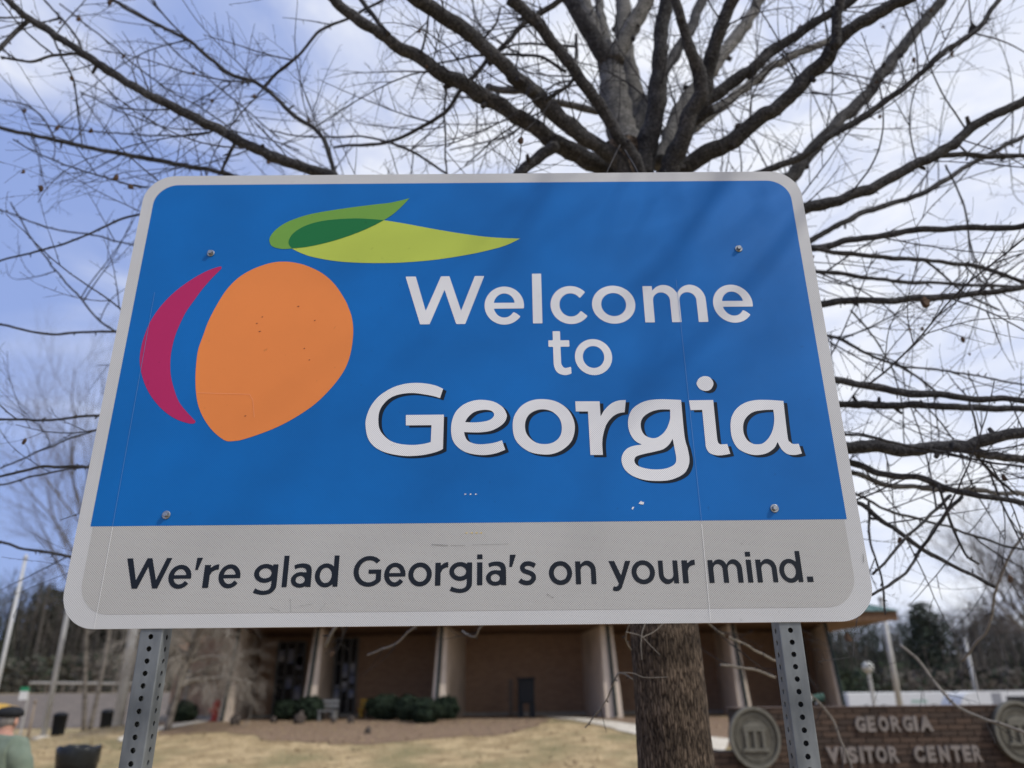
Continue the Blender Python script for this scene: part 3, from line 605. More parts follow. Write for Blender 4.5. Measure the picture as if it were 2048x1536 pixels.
def grow(mb, p, d, Ln, r, lvl, up=0.25, maxl=2, ymin=2.25, den=1.0):
    st = 0.05 if lvl == 0 else 0.035; n = max(3, int(Ln / st)); st = Ln / n; pts = [p.copy()]; rad = [r]; d = d.normalized()
    wob = rv() * .03; side = 1
    perp = d.cross(rv()).normalized()
    for k in range(n):
        wob = wob * .85 + rv() * .028; side = -side
        d = (d + wob + perp * side * .05 + Vector((0, 0, up * st))).normalized(); p = p + d * st
        if p.y < ymin: break
        t = (k + 1) / n; rr = max(.0010, r * (1 - t * .62)); pts.append(p.copy()); rad.append(rr)
        if lvl < maxl and k > 0 and random.random() < (.30 if lvl == 0 else .2) * den:
            ax = (perp * side + rv() * .4).normalized()
            dd = (d + (ax - d * ax.dot(d)).normalized() * random.uniform(.6, 1.2)).normalized()
            grow(mb, p, dd, Ln * random.uniform(.25, .5) * (1.1 - .4 * t), rr * .78, lvl + 1, up=up, maxl=maxl, ymin=ymin, den=den)
        elif random.random() < .5 * den:
            ax = rv().normalized(); e = p + (d * .5 + ax).normalized() * random.uniform(.006, .03); mb.tube([p, e], [rr * .85, rr * .6], 3, False)
    if len(pts) > 2: mb.tube(pts, rad, 4 if lvl == 0 else 3, False)
def limb(px, w0, w1, Y0, Y1, mat, tree_obj, mb, twigs=1.0, name='branch', sides=9, hide=None, tl=(.25, .85), rough=True, pale=False):
    """one limb through pixel points, Y distance running from Y0 to Y1"""
    P = cc(px); n = len(P); pts = []; rad = []; cum = [0]; off_ = rv() * 7; w0 *= .89; w1 *= .89
    for k in range(1, n): cum.append(cum[-1] + math.hypot(P[k][0] - P[k - 1][0], P[k][1] - P[k - 1][1]))
    for k in range(n):
        t = cum[k] / cum[-1]; q = at(P[k][0], P[k][1], Y0 + (Y1 - Y0) * t)
        rr = (w0 + (w1 - w0) * t) / 2 * camdepth(q) / F
        kn = noise.noise(q * 5 + off_); lump = noise.noise(q * 22 + off_); am = min(.016, .006 + rr * .35)
        q = q + Vector((noise.noise(q * 7 + off_) + .5 * noise.noise(q * 19 + off_), kn, noise.noise(q * 8 - off_) + .5 * noise.noise(q * 21 - off_))) * am
        pts.append(q); rad.append(max(.0016, rr * (1 + .12 * kn + .16 * lump)))
    m = MB(); m.tube(pts, rad, sides); o = m.build(name, mat, tree_obj, smooth=True, origin=tuple(pts[0]))
    Lt = sum((pts[k + 1] - pts[k]).length for k in range(n - 1)); nt_ = int(Lt / .15 * twigs)
    for _ in range(nt_):
        k = random.randint(int(n * .12), n - 2); q = pts[k].lerp(pts[k + 1], random.random()); d = (pts[k + 1] - pts[k]).normalized()
        ax = Vector((random.gauss(0, 1), random.gauss(0, .6), random.gauss(.2, 1))).normalized(); ax = (ax - d * ax.dot(d)).normalized()
        dd = d * random.uniform(.3, 1.5) + ax
        Lg = random.uniform(*tl) * (1 if random.random() < .75 else 1.5); grow(mb, q, dd, Lg, min(rad[k] * .7, random.uniform(.0027, .0052)), 0)
    for _ in range(int(Lt / .05)):                              # short spurs and knobs
        k = random.randint(1, n - 2); q = pts[k]; ax = rv().normalized(); big = random.random() < .12 and rad[k] > .008; e = q + ax * (rad[k] + random.uniform(.005, .02) * (2.2 if big else 1)); mb.tube([q, q.lerp(e, .7), e], [rad[k] * .55, rad[k] * .42, rad[k] * .36] if big else [min(.004, rad[k] * .8), .0028, .0018], 6 if big else 4, True)
    return o
T = tree; mbT = TW['bare_tree']
trunkpx = lambda y: (1336 - .0775 * (1300 - y), y)
def Lb(pts, w0, w1, Y0=3.4, Y1=3.4, mat=None, tw=1.0, **k):
    my = sum(p[1] for p in pts[1:]) / (len(pts) - 1); mx_ = sum(p[0] for p in pts[1:]) / (len(pts) - 1)
    q = 1.0 if mx_ > 700 else .8
    if my > 440: q = .6
    return limb(pts, w0, w1, Y0, Y1, mat or M_limb, T, mbT, tw * q, **k)
# leader and forks
Lb([trunkpx(420), (1262, 322), (1240, 245), (1228, 190), (1223, 117)], 88, 54, 3.42, 3.5, M_pale, .5, name='branch', sides=18)
Lb([(1246, -30), (1243, -120), (1238, -230)], 32, 26, 3.88, 3.6, M_pale, .3, sides=12)
Lb([(1226, 130), (1208, 110), (1182, 73), (1135, -10), (1110, -60)], 44, 30, 3.48, 3.3, M_limb, .5, sides=14)
Lb([(1222, 140), (1197, 88), (1180, 40), (1165, -10), (1150, -70)], 36, 24, 3.52, 3.8, M_pale, .5, sides=12)
Lb([(1223, 120), (1214, 88), (1202, 40), (1196, -30)], 24, 20, 3.55, 4.0, M_pale, .5, sides=12)
Lb([(1228, 125), (1240, 97), (1270, 45), (1296, -10), (1320, -70)], 42, 27, 3.46, 3.4, M_pale, .6, sides=14)
Lb([(1290, 330), (1277, 220), (1258, 147), (1246, 60), (1246, -40)], 46, 33, 3.56, 3.9, M_pale, .6, sides=14)
Lb([(1285, 350), (1302, 264), (1317, 176), (1323, 88), (1335, -10), (1342, -70)], 50, 25, 3.36, 3.0, M_limb, .8, sides=14)
Lb([(1276, 300), (1276, 249), (1305, 190), (1329, 141), (1358, 94), (1387, 44), (1410, -20)], 30, 21, 3.4, 3.9, M_limb, .8, sides=12)
Lb([(1338, 380), (1343, 337), (1358, 293), (1378, 228), (1402, 190), (1396, 146), (1381, 97), (1364, 44), (1345, -20)], 50, 18, 3.3, 2.8, M_limb, .8, sides=14)
Lb([(1400, 210), (1410, 176), (1413, 141), (1425, 97), (1446, 50), (1475, -20)], 36, 27, 3.2, 2.9, M_limb, .7, sides=14)
Lb([(1320, 330), (1364, 220), (1428, 132), (1460, 88), (1490, 50), (1530, -20)], 44, 22, 3.5, 4.1, M_pale, .7, sides=12)
Lb([(1340, 340), (1352, 302), (1381, 249), (1408, 205), (1437, 185), (1481, 155), (1525, 123), (1583, 76), (1642, 38), (1712, -5)], 36, 17, 3.35, 3.1, sides=11)
Lb([(1330, 320), (1390, 255), (1452, 205), (1510, 158), (1569, 120), (1657, 82), (1760, 20)], 26, 13, 3.6, 4.4, M_pale, sides=10)
Lb([(1375, 262), (1400, 235), (1427, 216)], 22, 20, 3.3, 3.2, M_limb, 0, sides=10)
Lb([(1310, 370), (1364, 334), (1408, 311), (1466, 281), (1516, 240), (1562, 208), (1604, 167), (1651, 120), (1677, 83), (1750, 31), (1830, -10)], 40, 27, 3.4, 2.8, sides=14)
Lb([(1668, 98), (1674, 50), (1682, -15)], 24, 20, 2.9, 2.8, sides=11)
Lb([trunkpx(560), (1500, 430), (1589, 344), (1630, 292), (1682, 240), (1734, 188), (1781, 125), (1823, 73), (1890, -10)], 36, 23, 3.4, 3.9, M_limb, sides=12)
Lb([trunkpx(500), (1440, 380), (1542, 338), (1594, 318), (1656, 276), (1698, 250), (1760, 208), (1823, 161), (1885, 104), (1948, 62), (2005, -5)], 20, 11, 3.4, 3.0)
Lb([(1952, 60), (1945, 50), (1938, 66)], 10, 6, 3.05, 3.05, tw=0)
Lb([trunkpx(640), (1450, 490), (1612, 417), (1682, 396), (1750, 370), (1812, 339), (1875, 307), (1906, 286), (1958, 245), (2060, 196)], 30, 20, 3.4, 3.0, sides=12)
Lb([(1878, 306), (1930, 310), (2060, 312)], 13, 11, 3.15, 3.2)
Lb([trunkpx(700), (1500, 540), (1656, 463), (1719, 427), (1792, 406), (1859, 380), (1917, 344), (1969, 312), (2060, 266)], 17, 10, 3.4, 3.8)
Lb([trunkpx(640), (1500, 530), (1630, 495), (1719, 477), (1812, 463), (1943, 456), (2040, 452), (2080, 440)], 16, 13, 3.4, 3.0)
Lb([(1625, 497), (1750, 513), (1865, 523), (1943, 531), (2000, 548), (2060, 566)], 10, 9, 3.2, 3.3)
Lb([trunkpx(640), (1633, 544), (1734, 557), (1838, 565), (1917, 568), (2060, 574)], 12, 7, 3.4, 3.7)
Lb([(1750, 515), (1850, 522), (1880, 545), (1925, 585), (2000, 620)], 6, 4, 3.3, 3.5)
Lb([trunkpx(720), (1480, 640), (1646, 607), (1812, 599), (1969, 586), (2060, 572)], 18, 13, 3.4, 3.2)
Lb([trunkpx(700), (1656, 672), (1734, 708), (1812, 740), (1875, 786)], 11, 5, 3.4, 3.6)
Lb([(1790, 732), (1912, 745), (2060, 772)], 5, 4, 3.5, 3.6)
Lb([trunkpx(800), (1480, 740), (1670, 762), (1756, 776), (1834, 788), (1912, 794), (2060, 800)], 20, 14, 3.4, 3.1)
Lb([trunkpx(880), (1500, 820), (1678, 809), (1795, 811), (1912, 813), (2060, 818)], 20, 15, 3.4, 3.5)
Lb([trunkpx(960), (1500, 905), (1694, 895), (1756, 895), (1819, 903), (1873, 897), (1952, 886), (2060, 860)], 36, 24, 3.4, 3.1, sides=13)
Lb([(1900, 893), (1952, 905), (2060, 922)], 22, 17, 3.15, 3.2, sides=10)
Lb([trunkpx(900), (1690, 870), (1780, 884), (1873, 903), (1960, 920), (2060, 936)], 8, 5, 3.3, 2.9)
Lb([trunkpx(980), (1700, 925), (1756, 944), (1834, 956), (1912, 981), (2060, 1011)], 18, 12, 3.4, 3.2)
Lb([trunkpx(1020), (1705, 944), (1756, 966), (1819, 973), (1952, 983), (2060, 989)], 14, 11, 3.4, 3.8, M_pale)
Lb([trunkpx(1000), (1713, 1005), (1756, 1036), (1819, 1079), (1873, 1114), (1952, 1153), (1991, 1173)], 14, 8, 3.4, 3.2)
Lb([(1744, 1190), (1795, 1157), (1842, 1102), (1889, 1032), (1924, 993)], 6, 9, 3.0, 3.3, tw=.6)
Lb([(1746, 1152), (1803, 1083), (1854, 1036), (1901, 990)], 6, 8, 3.0, 3.3, tw=.6)
Lb([trunkpx(960), (1709, 989), (1776, 1020), (1912, 1059), (2060, 1106)], 8, 5, 3.4, 3.7)
Lb([(1738, 1005), (1741, 1083), (1760, 1145), (1772, 1227)], 6, 4, 3.3, 3.2, tw=.6)
Lb([(1877, 970), (1905, 1052), (1936, 1114), (1959, 1130)], 7, 5, 3.2, 3.3, tw=.8)
Lb([(1950, 910), (1991, 954), (2034, 992)], 8, 6, 3.2, 3.3)
Lb([(1840, 800), (1900, 870), (1960, 1000), (2010, 1080)], 4, 2.5, 3.4, 3.5)
Lb([(1700, 620), (1760, 690), (1800, 790), (1810, 900)], 4, 2.5, 3.4, 3.7)
Lb([(1890, 330), (1930, 420), (1950, 520), (2020, 640)], 5, 3, 3.4, 3.8)
# left of the trunk
Lb([trunkpx(420), (1232, 345), (1181, 321), (1106, 284), (1054, 246), (1010, 219), (955, 185), (894, 154), (839, 116), (764, 72), (668, 0), (640, -25)], 48, 20, 3.4, 2.8, sides=14)
Lb([trunkpx(440), (1242, 328), (1188, 290), (1133, 246), (1092, 208), (1051, 172), (1010, 140), (959, 89), (907, 44), (845, 2), (800, -30)], 38, 32, 3.3, 2.7, sides=14)
Lb([(1060, 186), (1068, 178)], 24, 26, 2.95, 2.9, tw=0)
Lb([(1285, 360), (1277, 335), (1249, 290), (1215, 236), (1188, 191), (1154, 147), (1113, 92), (1071, 44), (1022, -5)], 26, 26, 3.2, 2.8, sides=13)
Lb([(1240, 225), (1191, 222), (1140, 210), (1095, 200)], 18, 14, 3.45, 3.5, M_pale, .4)
Lb([(1060, 186), (1010, 180), (976, 174)], 17, 15, 3.3, 3.4, M_pale, .3)
Lb([(1150, -20), (1112, 7), (1058, 41), (1010, 89), (972, 126), (925, 178), (880, 232), (822, 267), (774, 284), (668, 294)], 14, 6, 3.1, 3.5)
Lb([(774, 283), (839, 311), (894, 347)], 6, 5, 3.4, 3.3)
Lb([(774, 284), (726, 273), (600, 273), (540, 262)], 5, 3, 3.4, 3.5)
Lb([(1110, 290), (1072, 318), (1041, 345), (1000, 380)], 30, 20, 3.2, 3.1, sides=11)
Lb([(1155, 92), (1024, 91), (996, 106)], 7, 4, 3.2, 3.3)
Lb([(1133, 142), (1078, 113), (1003, 108), (925, 116), (873, 126)], 8, 4, 3.1, 3.2)
Lb([(1150, 68), (1147, 157), (1126, 178), (1092, 200)], 6, 9, 3.0, 3.0)
Lb([(778, 68), (747, 31), (716, -8)], 11, 11, 2.9, 2.9)
Lb([(774, -5), (703, 34), (641, 62), (600, 106), (554, 146), (526, 174)], 6, 7, 3.0, 3.2)
Lb([(890, 150), (890, 260), (894, 347)], 5, 4, 3.1, 3.1)
Lb([(860, 0), (853, 58), (843, 109)], 4, 6, 2.9, 2.95)
Lb([(1003, 14), (990, 51), (969, 75)], 5, 5, 2.9, 2.9)
Lb([(1160, 158), (1100, 175), (1030, 260), (900, 300)], 5, 3, 3.3, 3.6)
Lb([(1100, 215), (1010, 262), (930, 330)], 5, 3, 3.1, 3.5)
Lb([trunkpx(620), (1000, 520), (666, 355), (581, 325), (478, 284), (410, 246), (328, 208), (239, 154), (164, 106), (103, 65), (51, 31), (0, -14)], 34, 15, 3.4, 3.0, sides=12)
Lb([trunkpx(640), (900, 470), (455, 350), (393, 337), (308, 318), (222, 304), (113, 280), (0, 255), (-40, 245)], 18, 8, 3.4, 3.9)
Lb([(680, 360), (668, 345), (642, 270), (581, 226), (526, 174), (458, 147), (383, 85), (304, 44), (215, -5)], 10, 8, 3.3, 3.3)
Lb([(57, 34), (27, 65), (-10, 112)], 9, 11, 3.05, 3.0)
Lb([(55, 34), (0, 36), (-20, 36)], 4, 4, 3.05, 3.0)
Lb([(166, 108), (113, 109), (62, 123), (0, 113)], 7, 5, 3.1, 3.0)
Lb([(167, 103), (157, 82), (123, 38), (80, -10)], 5, 4, 3.1, 3.2)
Lb([(103, 66), (123, 113), (147, 164), (157, 232), (166, 300)], 4, 3, 3.1, 3.2)
Lb([(62, 246), (171, 261), (290, 270), (410, 267), (480, 240)], 3, 4, 3.7, 3.7)
Lb([(110, 278), (85, 235), (50, 210), (0, 200)], 4, 3, 3.8, 3.8)
Lb([(470, 282), (455, 315), (440, 350)], 8, 6, 3.2, 3.2)
Lb([(160, 183), (240, 222), (330, 255), (470, 263), (600, 300)], 3, 3, 3.4, 3.6)
Lb([(292, 375), (230, 362), (150, 335), (60, 300), (25, 280)], 4, 3, 3.4, 3.4)
Lb([(300, 55), (370, 120), (470, 200), (560, 280)], 3, 3, 3.4, 3.8)
Lb([(120, 8), (230, 95), (300, 155), (430, 235), (520, 300)], 3.5, 3, 3.3, 3.6)
Lb([trunkpx(760), (600, 470), (275, 428), (176, 470), (105, 494), (0, 521), (-20, 528)], 9, 4, 3.4, 3.3, tw=.6)
Lb([(290, 500), (267, 491), (176, 468), (94, 453), (0, 418), (-20, 410)], 3.5, 3, 3.6, 3.8, tw=.6)
Lb([trunkpx(820), (600, 720), (234, 664), (158, 593), (76, 494), (20, 405)], 9, 3, 3.4, 3.9, tw=.7)
Lb([trunkpx(820), (600, 690), (234, 664), (88, 667), (0, 649), (-20, 645)], 10, 5, 3.4, 3.4, tw=.5)
Lb([trunkpx(920), (600, 830), (196, 832), (76, 842), (0, 838), (-20, 836)], 10, 5, 3.4, 3.2, tw=.5)
Lb([trunkpx(980), (600, 920), (176, 934), (88, 934), (0, 954), (-20, 960)], 11, 6, 3.4, 3.3, tw=.5)
Lb([(190, 930), (176, 934), (88, 948), (0, 971)], 4, 4, 3.3, 3.5, tw=.5)
Lb([(230, 850), (187, 860), (88, 898), (0, 938)], 4, 3.5, 3.5, 3.8, tw=.5)
Lb([trunkpx(1050), (500, 1080), (140, 1112), (70, 1100), (0, 1085)], 10, 6, 3.4, 4.0, tw=.7)
# drooping pale branches seen under and beside the sign
for P_, a, c_, y0, y1 in (([trunkpx(1150), (1430, 1257), (1490, 1290), (1552, 1322)], 5, 5, 3.4, 4.6), ([trunkpx(1120), (1000, 1190), (690, 1240), (668, 1262), (652, 1292)], 7, 7, 3.4, 4.6),
        ([trunkpx(1120), (1000, 1180), (830, 1252), (800, 1282), (735, 1310)], 5, 4, 3.4, 5.2), ([trunkpx(1100), (1140, 1180), (965, 1250), (950, 1275), (925, 1262)], 4, 4, 3.4, 4.6),
        ([(2070, 1040), (2020, 1110), (1995, 1170), (1985, 1225), (1975, 1257), (1950, 1290), (1925, 1322)], 6, 6, 4.2, 4.8), ([(1800, 1290), (1840, 1325), (1905, 1405), (1960, 1435), (2060, 1470)], 6, 7, 5.2, 4.8),
        ([(1560, 1240), (1580, 1300), (1606, 1375), (1642, 1408), (1662, 1436), (1690, 1500), (1712, 1560)], 4, 5, 5.0, 5.0), ([(1266, 1360), (1240, 1345), (1215, 1392), (1190, 1430), (1170, 1455)], 4, 3, 3.35, 3.6),
        ([(1262, 1300), (1250, 1280), (1260, 1240)], 3, 3, 3.3, 3.2), ([(1550, 1355), (1510, 1340), (1440, 1330)], 6, 5, 5.0, 4.8)):
    limb(P_, a, c_, y0, y1, M_twigp, T, mbT, .5, sides=7, tl=(.1, .3))
# thin twigs in front of the lower trunk and over the top edge of the sign
for px_, Ya, Yb, w in (([(1295, 1236), (1285, 1262), (1282, 1290), (1284, 1320)], 3.1, 3.08, 2.4), ([(1252, 1264), (1282, 1272), (1300, 1290), (1320, 1310)], 3.12, 3.06, 2), ([(1245, 1345), (1268, 1347), (1290, 1355), (1336, 1354)], 3.15, 3.08, 2),
        ([(1284, 1275), (1310, 1262), (1335, 1238)], 3.1, 3.14, 2), ([(1240, 290), (1218, 335), (1211, 352), (1205, 362)], 2.6, 1.80, 2.5), ([(1211, 352), (1203, 366), (1198, 367)], 1.80, 1.80, 2), ([(1250, 300), (1268, 330), (1276, 345), (1283, 358)], 2.6, 1.80, 3.2), ([(1330, 340), (1334, 352), (1331, 360)], 1.95, 1.80, 1.5)):
    P_ = sm(px_, 5, False); n = len(P_); pts = [at(q[0], q[1], Ya + (Yb - Ya) * k / (n - 1)) for k, q in enumerate(P_)]
    b2 = MB(); b2.tube(pts, [w / 2 * camdepth(q) / F * (1 - .4 * k / n) for k, q in enumerate(pts)], 5); b2.build('twig', M_twigp if Yb > 2 else M_twig, tree)
# overhead limbs that reach over the sign towards the viewer, above the frame
def over(P, T0, T1, r):
    n = 14; P = sm(P, 5, False); pts = []
    for k, q in enumerate(P):
        t = k / (len(P) - 1); pts.append(at(q[0], q[1], SY) + SUN * (T0 + (T1 - T0) * t))
    st = Vector((tx - .12, ty + .1, 6.0)); f = pts[0]
    lead = [st.lerp(f, k / 8) + Vector((0, 0, .2 * math.sin(k / 8 * math.pi))) for k in range(8)]
    pts = lead + pts; N_ = len(pts)
    m_ = MB(); m_.tube(pts, [r * (1.35 - .8 * k / N_) for k in range(N_)], 9); m_.build('branch', M_limb, tree, smooth=True, origin=tuple(pts[0]))
    return pts
for P__, T0, T1, r_ in (([(1452, 350), (1400, 430), (1330, 520), (1200, 640)], 1.3, 2.2, .017), ([(1640, 380), (1540, 520), (1400, 680), (1230, 850)], 1.5, 2.5, .014), ([(1110, 300), (1085, 380), (1040, 470), (960, 580)], 1.4, 2.1, .010)):
    pts = over(P__, T0, T1, r_)
    for _ in range(12): grow(mbT, random.choice(pts[9:]), Vector((random.gauss(0, 1), random.gauss(0, 1), random.gauss(.5, .6))), random.uniform(.25, .6), .004, 0, ymin=-3)
for P__, T0, T1 in (([(1310, 330), (1306, 385), (1300, 410), (1275, 460), (1262, 485)], 1.0, 1.15), ([(1305, 398), (1330, 385), (1345, 365)], 1.03, 1.0), ([(1262, 330), (1240, 380), (1215, 430), (1205, 490)], 1.1, 1.25), ([(1335, 330), (1345, 380), (1355, 430), (1368, 480)], 1.1, 1.2),
                    ([(1490, 330), (1510, 370), (1525, 410), (1540, 448)], 1.0, 1.1), ([(1524, 408), (1508, 425), (1488, 440)], 1.08, 1.1), ([(1512, 380), (1540, 377), (1570, 372)], 1.05, 1.0)):
    P__ = sm(P__, 5, False); b = MB(); pts = [at(q[0], q[1], SY) + SUN * (T0 + (T1 - T0) * k / len(P__)) for k, q in enumerate(P__)]
    mbT.tube(pts, [.0034 * (1 - .4 * k / len(pts)) for k in range(len(pts))], 5, False)
tw_o = mbT.build('twigs', M_twig, tree); tw_o['kind'] = 'stuff'
# a few dry leaves and seed balls caught in the twigs
b = MB()
for _ in range(70):
    q = Vector(random.choice(mbT.v)); s_ = random.uniform(.008, .018)
    if q.y > 2.4: b.blob(q - Vector((0, 0, .01)), (s_, s_ * .6, s_ * 1.3), random.random() * 9, .5, 1)
b.build('dry_leaves', noisemat('dry_leaf', (0.05, 0.03, 0.02), (0.1, 0.06, 0.035), 10, .9), tree)['kind'] = 'stuff'
# ------------------------------------------------------------------ visitor center building
def brickmat(name, c1, c2, mortar, sx=4.9, sy=14.5):
    m, N, L, P = new_mat(name)
    tc = N.new('ShaderNodeTexCoord'); se = N.new('ShaderNodeSeparateXYZ'); L.new(tc.outputs['Object'], se.inputs[0]); co = N.new('ShaderNodeCombineXYZ')
    L.new(se.outputs['X'], co.inputs['X']); L.new(se.outputs['Z'], co.inputs['Y'])
    br = N.new('ShaderNodeTexBrick'); br.inputs['Scale'].default_value = 1; br.inputs['Brick Width'].default_value = 1 / sx; br.inputs['Row Height'].default_value = 1 / sy; br.inputs['Mortar Size'].default_value = .006
    br.inputs['Color1'].default_value = (*c1, 1); br.inputs['Color2'].default_value = (*c2, 1); br.inputs['Mortar'].default_value = (*mortar, 1); L.new(co.outputs[0], br.inputs['Vector'])
    L.new(br.outputs['Color'], P.inputs['Base Color']); P.inputs['Roughness'].default_value = .9
    b = N.new('ShaderNodeBump'); b.inputs['Distance'].default_value = .006; b.invert = True; L.new(br.outputs['Fac'], b.inputs['Height']); L.new(b.outputs[0], P.inputs['Normal'])
    return m
M_brick = brickmat('brown_brick', (0.31, 0.185, 0.115), (0.40, 0.25, 0.155), (0.26, 0.20, 0.15))
M_pier = noisemat('tan_stucco', (0.58, 0.48, 0.38), (0.68, 0.565, 0.45), 3, .9, .003, c3=(0.32, 0.25, 0.18), s3=.8, f3=(.5, .8))
M_green = noisemat('dark_green_metal', (0.010, 0.018, 0.017), (0.016, 0.027, 0.025), 4, .5, metallic=.2)
M_roof = noisemat('green_roof_metal', (0.06, 0.13, 0.12), (0.085, 0.165, 0.15), 2, .5)
M_wood = noisemat('stained_wood', (0.10, 0.055, 0.03), (0.17, 0.10, 0.058), 5, .8, stretch=(6, 1, 1))
M_glass = noisemat('dark_glass', (0.006, 0.008, 0.012), (0.015, 0.018, 0.025), 3, .08, spec=.6)
M_slab = noisemat('grey_concrete', (0.30, 0.28, 0.24), (0.38, 0.35, 0.30), 5, .9)
WY = 29.0; G0 = 0.98
X_ = lambda px, Y, row=1430: at(px, row, Y).x
bld = thing('visitor_center_building', 'low brown brick building with tan fin piers and wide shaded eaves beyond the lawn', 'building', (0, WY, G0))
xl, xr = X_(335, WY), X_(1655, WY)
b = MB(); b.box(xl, xr, WY, WY + 10, G0 - .3, G0 + 3.2); b.build('wall', M_brick, bld, origin=(0, WY, G0))
b = MB(); b.box(xl - .2, xr + .2, WY - .45, WY - .003, G0 - .25, G0 + .12); b.build('base_slab', M_slab, bld)
ev = G0 + 2.75; xe0, xe1 = X_(310, 25) , at(1795, 1250, 24.3).x
zeave = at(1700, 1240, 24.3).z
b = MB(); b.box(xe0, xe1, 24.3, WY + 11, zeave, zeave + .06); b.build('soffit', M_wood, bld)
b = MB(); b.box(xe0 - .03, xe1 + .03, 24.24, 24.29, zeave - .03, zeave + .24); b.build('fascia', M_wood, bld)
b = MB(); rz0 = zeave + .25; b.prism([(xe0 - .1, 24.15, rz0), (xe1 + .1, 24.15, rz0), (xe1 + .1, WY + 11, rz0), (xe0 - .1, WY + 11, rz0)],
        [(xe0 + 7, 31.5, rz0 + 3.0), (xe1 - 7.5, 31.5, rz0 + 3.0), (xe1 - 7.5, 33, rz0 + 3.0), (xe0 + 7, 33, rz0 + 3.0)]); b.build('roof', M_roof, bld)
for i in range(60):                                      # standing seams on the front slope
    x = xe0 + (xe1 - xe0) * (i + .5) / 60; t = min(1, (x - xe0) / 7, (xe1 - x) / 7.5)
    b = MB(); b.tube([(x, 24.2, rz0 + .02), (x, 24.2 + 7.3 * t, rz0 + .02 + 2.98 * t)], [.03, .03], 4); b.build('roof_seam', M_roof, bld)
piers = [(433, 460, 505, .25), (598, 628, 660, .22), (859, 888, 930, .18), (1248, 1213, 1169, .18), (1509, 1481, 1444, .22), (1700, 1683, 1643, .25)]
for pa, pn, pf, tp in piers:
    Xa, Xn, Xf = X_(pa, 25), X_(pn, 25), X_(pf, WY); sg = 1 if Xa > Xn else -1; Xw = Xf + sg * abs(Xa - Xn) * .8
    lo_ = [(Xf, WY + .05, G0 - .3), (Xn, 25, G0 - .3), (Xa, 25, G0 - .3), (Xw, WY + .05, G0 - .3)]
    hi_ = [(Xf, WY + .05, zeave - .01), (Xn - sg * .03, 25.25, zeave - .01), (Xa - sg * tp, 25.25, zeave - .01), (Xw, WY + .05, zeave - .01)]
    if sg < 0: lo_, hi_ = lo_[::-1], hi_[::-1]
    b = MB(); b.prism(lo_, hi_); po = b.build('pier', M_pier, bld)
    xm0 = Xn + (Xa - Xn) * .55; xm1 = Xn + (Xa - sg * tp - Xn) * .55
    b = MB(); b.tube([(xm0, 24.96, G0 + .05), (xm1, 25.2, zeave)], [.055, .055], 8)
    d_ = b.build('downspout', M_green); d_.parent = po; d_.matrix_parent_inverse = po.matrix_basis.inverted() @ Matrix.Identity(4)
    d_.matrix_parent_inverse = (Matrix.Translation(bld.location) @ Matrix.Translation(-bld.location)).inverted()
bpy.context.view_layer.update()
M_frame = noisemat('window_frame_metal', (0.10, 0.10, 0.10), (0.16, 0.16, 0.16), 4, .5)
M_disp = noisemat('poster_and_reflection', (0.14, 0.18, 0.34), (0.55, 0.54, 0.54), 3, .6)  # window displays; their pale tones also stand in for reflections on the glass
def window(pxa, pxb, z0, z1, cols, rows):
    xa_, xb_ = X_(pxa, WY), X_(pxb, WY); b = MB(); b.box(xa_, xb_, WY - .05, WY - .02, z0, z1); wi = b.build('window', M_glass, bld)
    fr = MB()
    for c in range(cols + 1):
        x = xa_ + (xb_ - xa_) * c / cols; fr.box(x - .035, x + .035, WY - .09, WY - .051, z0, z1)
    for r in range(rows + 1):
        z = z0 + (z1 - z0) * r / rows; fr.box(xa_, xb_, WY - .11, WY - .091, z - .03, z + .03)
    fo = fr.build('frame', M_frame); fo.parent = wi; fo.matrix_parent_inverse = Matrix.Identity(4)
    for _ in range(cols * 2):
        c = random.randrange(cols); x = xa_ + (xb_ - xa_) * (c + .15) / cols; z = random.uniform(z0 + .2, z1 - .6); w_ = (xb_ - xa_) / cols * .6
        p = MB(); p.box(x, x + w_, WY - .058, WY - .051, z, z + random.uniform(.25, .5)); q = p.build('poster_reflection', M_disp); q.parent = wi; q.matrix_parent_inverse = Matrix.Identity(4)
window(545, 601, G0 + .13, G0 + 2.5, 3, 2); window(664, 708, G0 + .13, G0 + 2.6, 3, 3); window(1285, 1330, G0 + .9, G0 + 2.3, 2, 2); window(1570, 1625, G0 + .5, G0 + 2.5, 3, 2)
# ------------------------------------------------------------------ shrubs and bed objects
M_hedge = noisemat('hedge_leaf', (0.008, 0.016, 0.008), (0.020, 0.034, 0.016), 9, .8, lo=.35, hi=.65)
def shrub(px0, px1, pytop, Y, label):
    a = gpt((px0 + px1) / 2, Y); w = (X_(px1, Y) - X_(px0, Y)) / 2; zt = at((px0 + px1) / 2, pytop, Y).z; h = max(.3, zt - a.z)
    t = thing('shrub', label, 'shrub', tuple(a), 0, 'evergreen shrubs by the building')
    core = MB(); core.blob((a.x, a.y, a.z + h * .45), (w * .85, w * .6, h * .48), px0, .12, 3, 2.0); core.build('stem', M_hedge, t, smooth=True)
    lv = MB()
    for _ in range(3400):
        u = Vector((random.gauss(0, 1), random.gauss(0, 1), random.gauss(0, 1))).normalized(); k = random.uniform(.82, 1.05) * (1 + .38 * noise.noise(u * 2.2 + Vector((px0, 0, 0))))
        c = Vector((a.x + u.x * w * k, a.y + u.y * w * .75 * k, a.z + h * .5 + u.z * h * .5 * k))
        if c.z < a.z: continue
        e1 = Vector((random.gauss(0, 1), random.gauss(0, 1), random.gauss(0, 1))).normalized() * .045; e2 = e1.cross(u).normalized() * .03
        lv.poly([c - e1, c + e2, c + e1, c - e2])
    lf = lv.build('foliage', M_hedge, t); lf['kind'] = 'stuff'
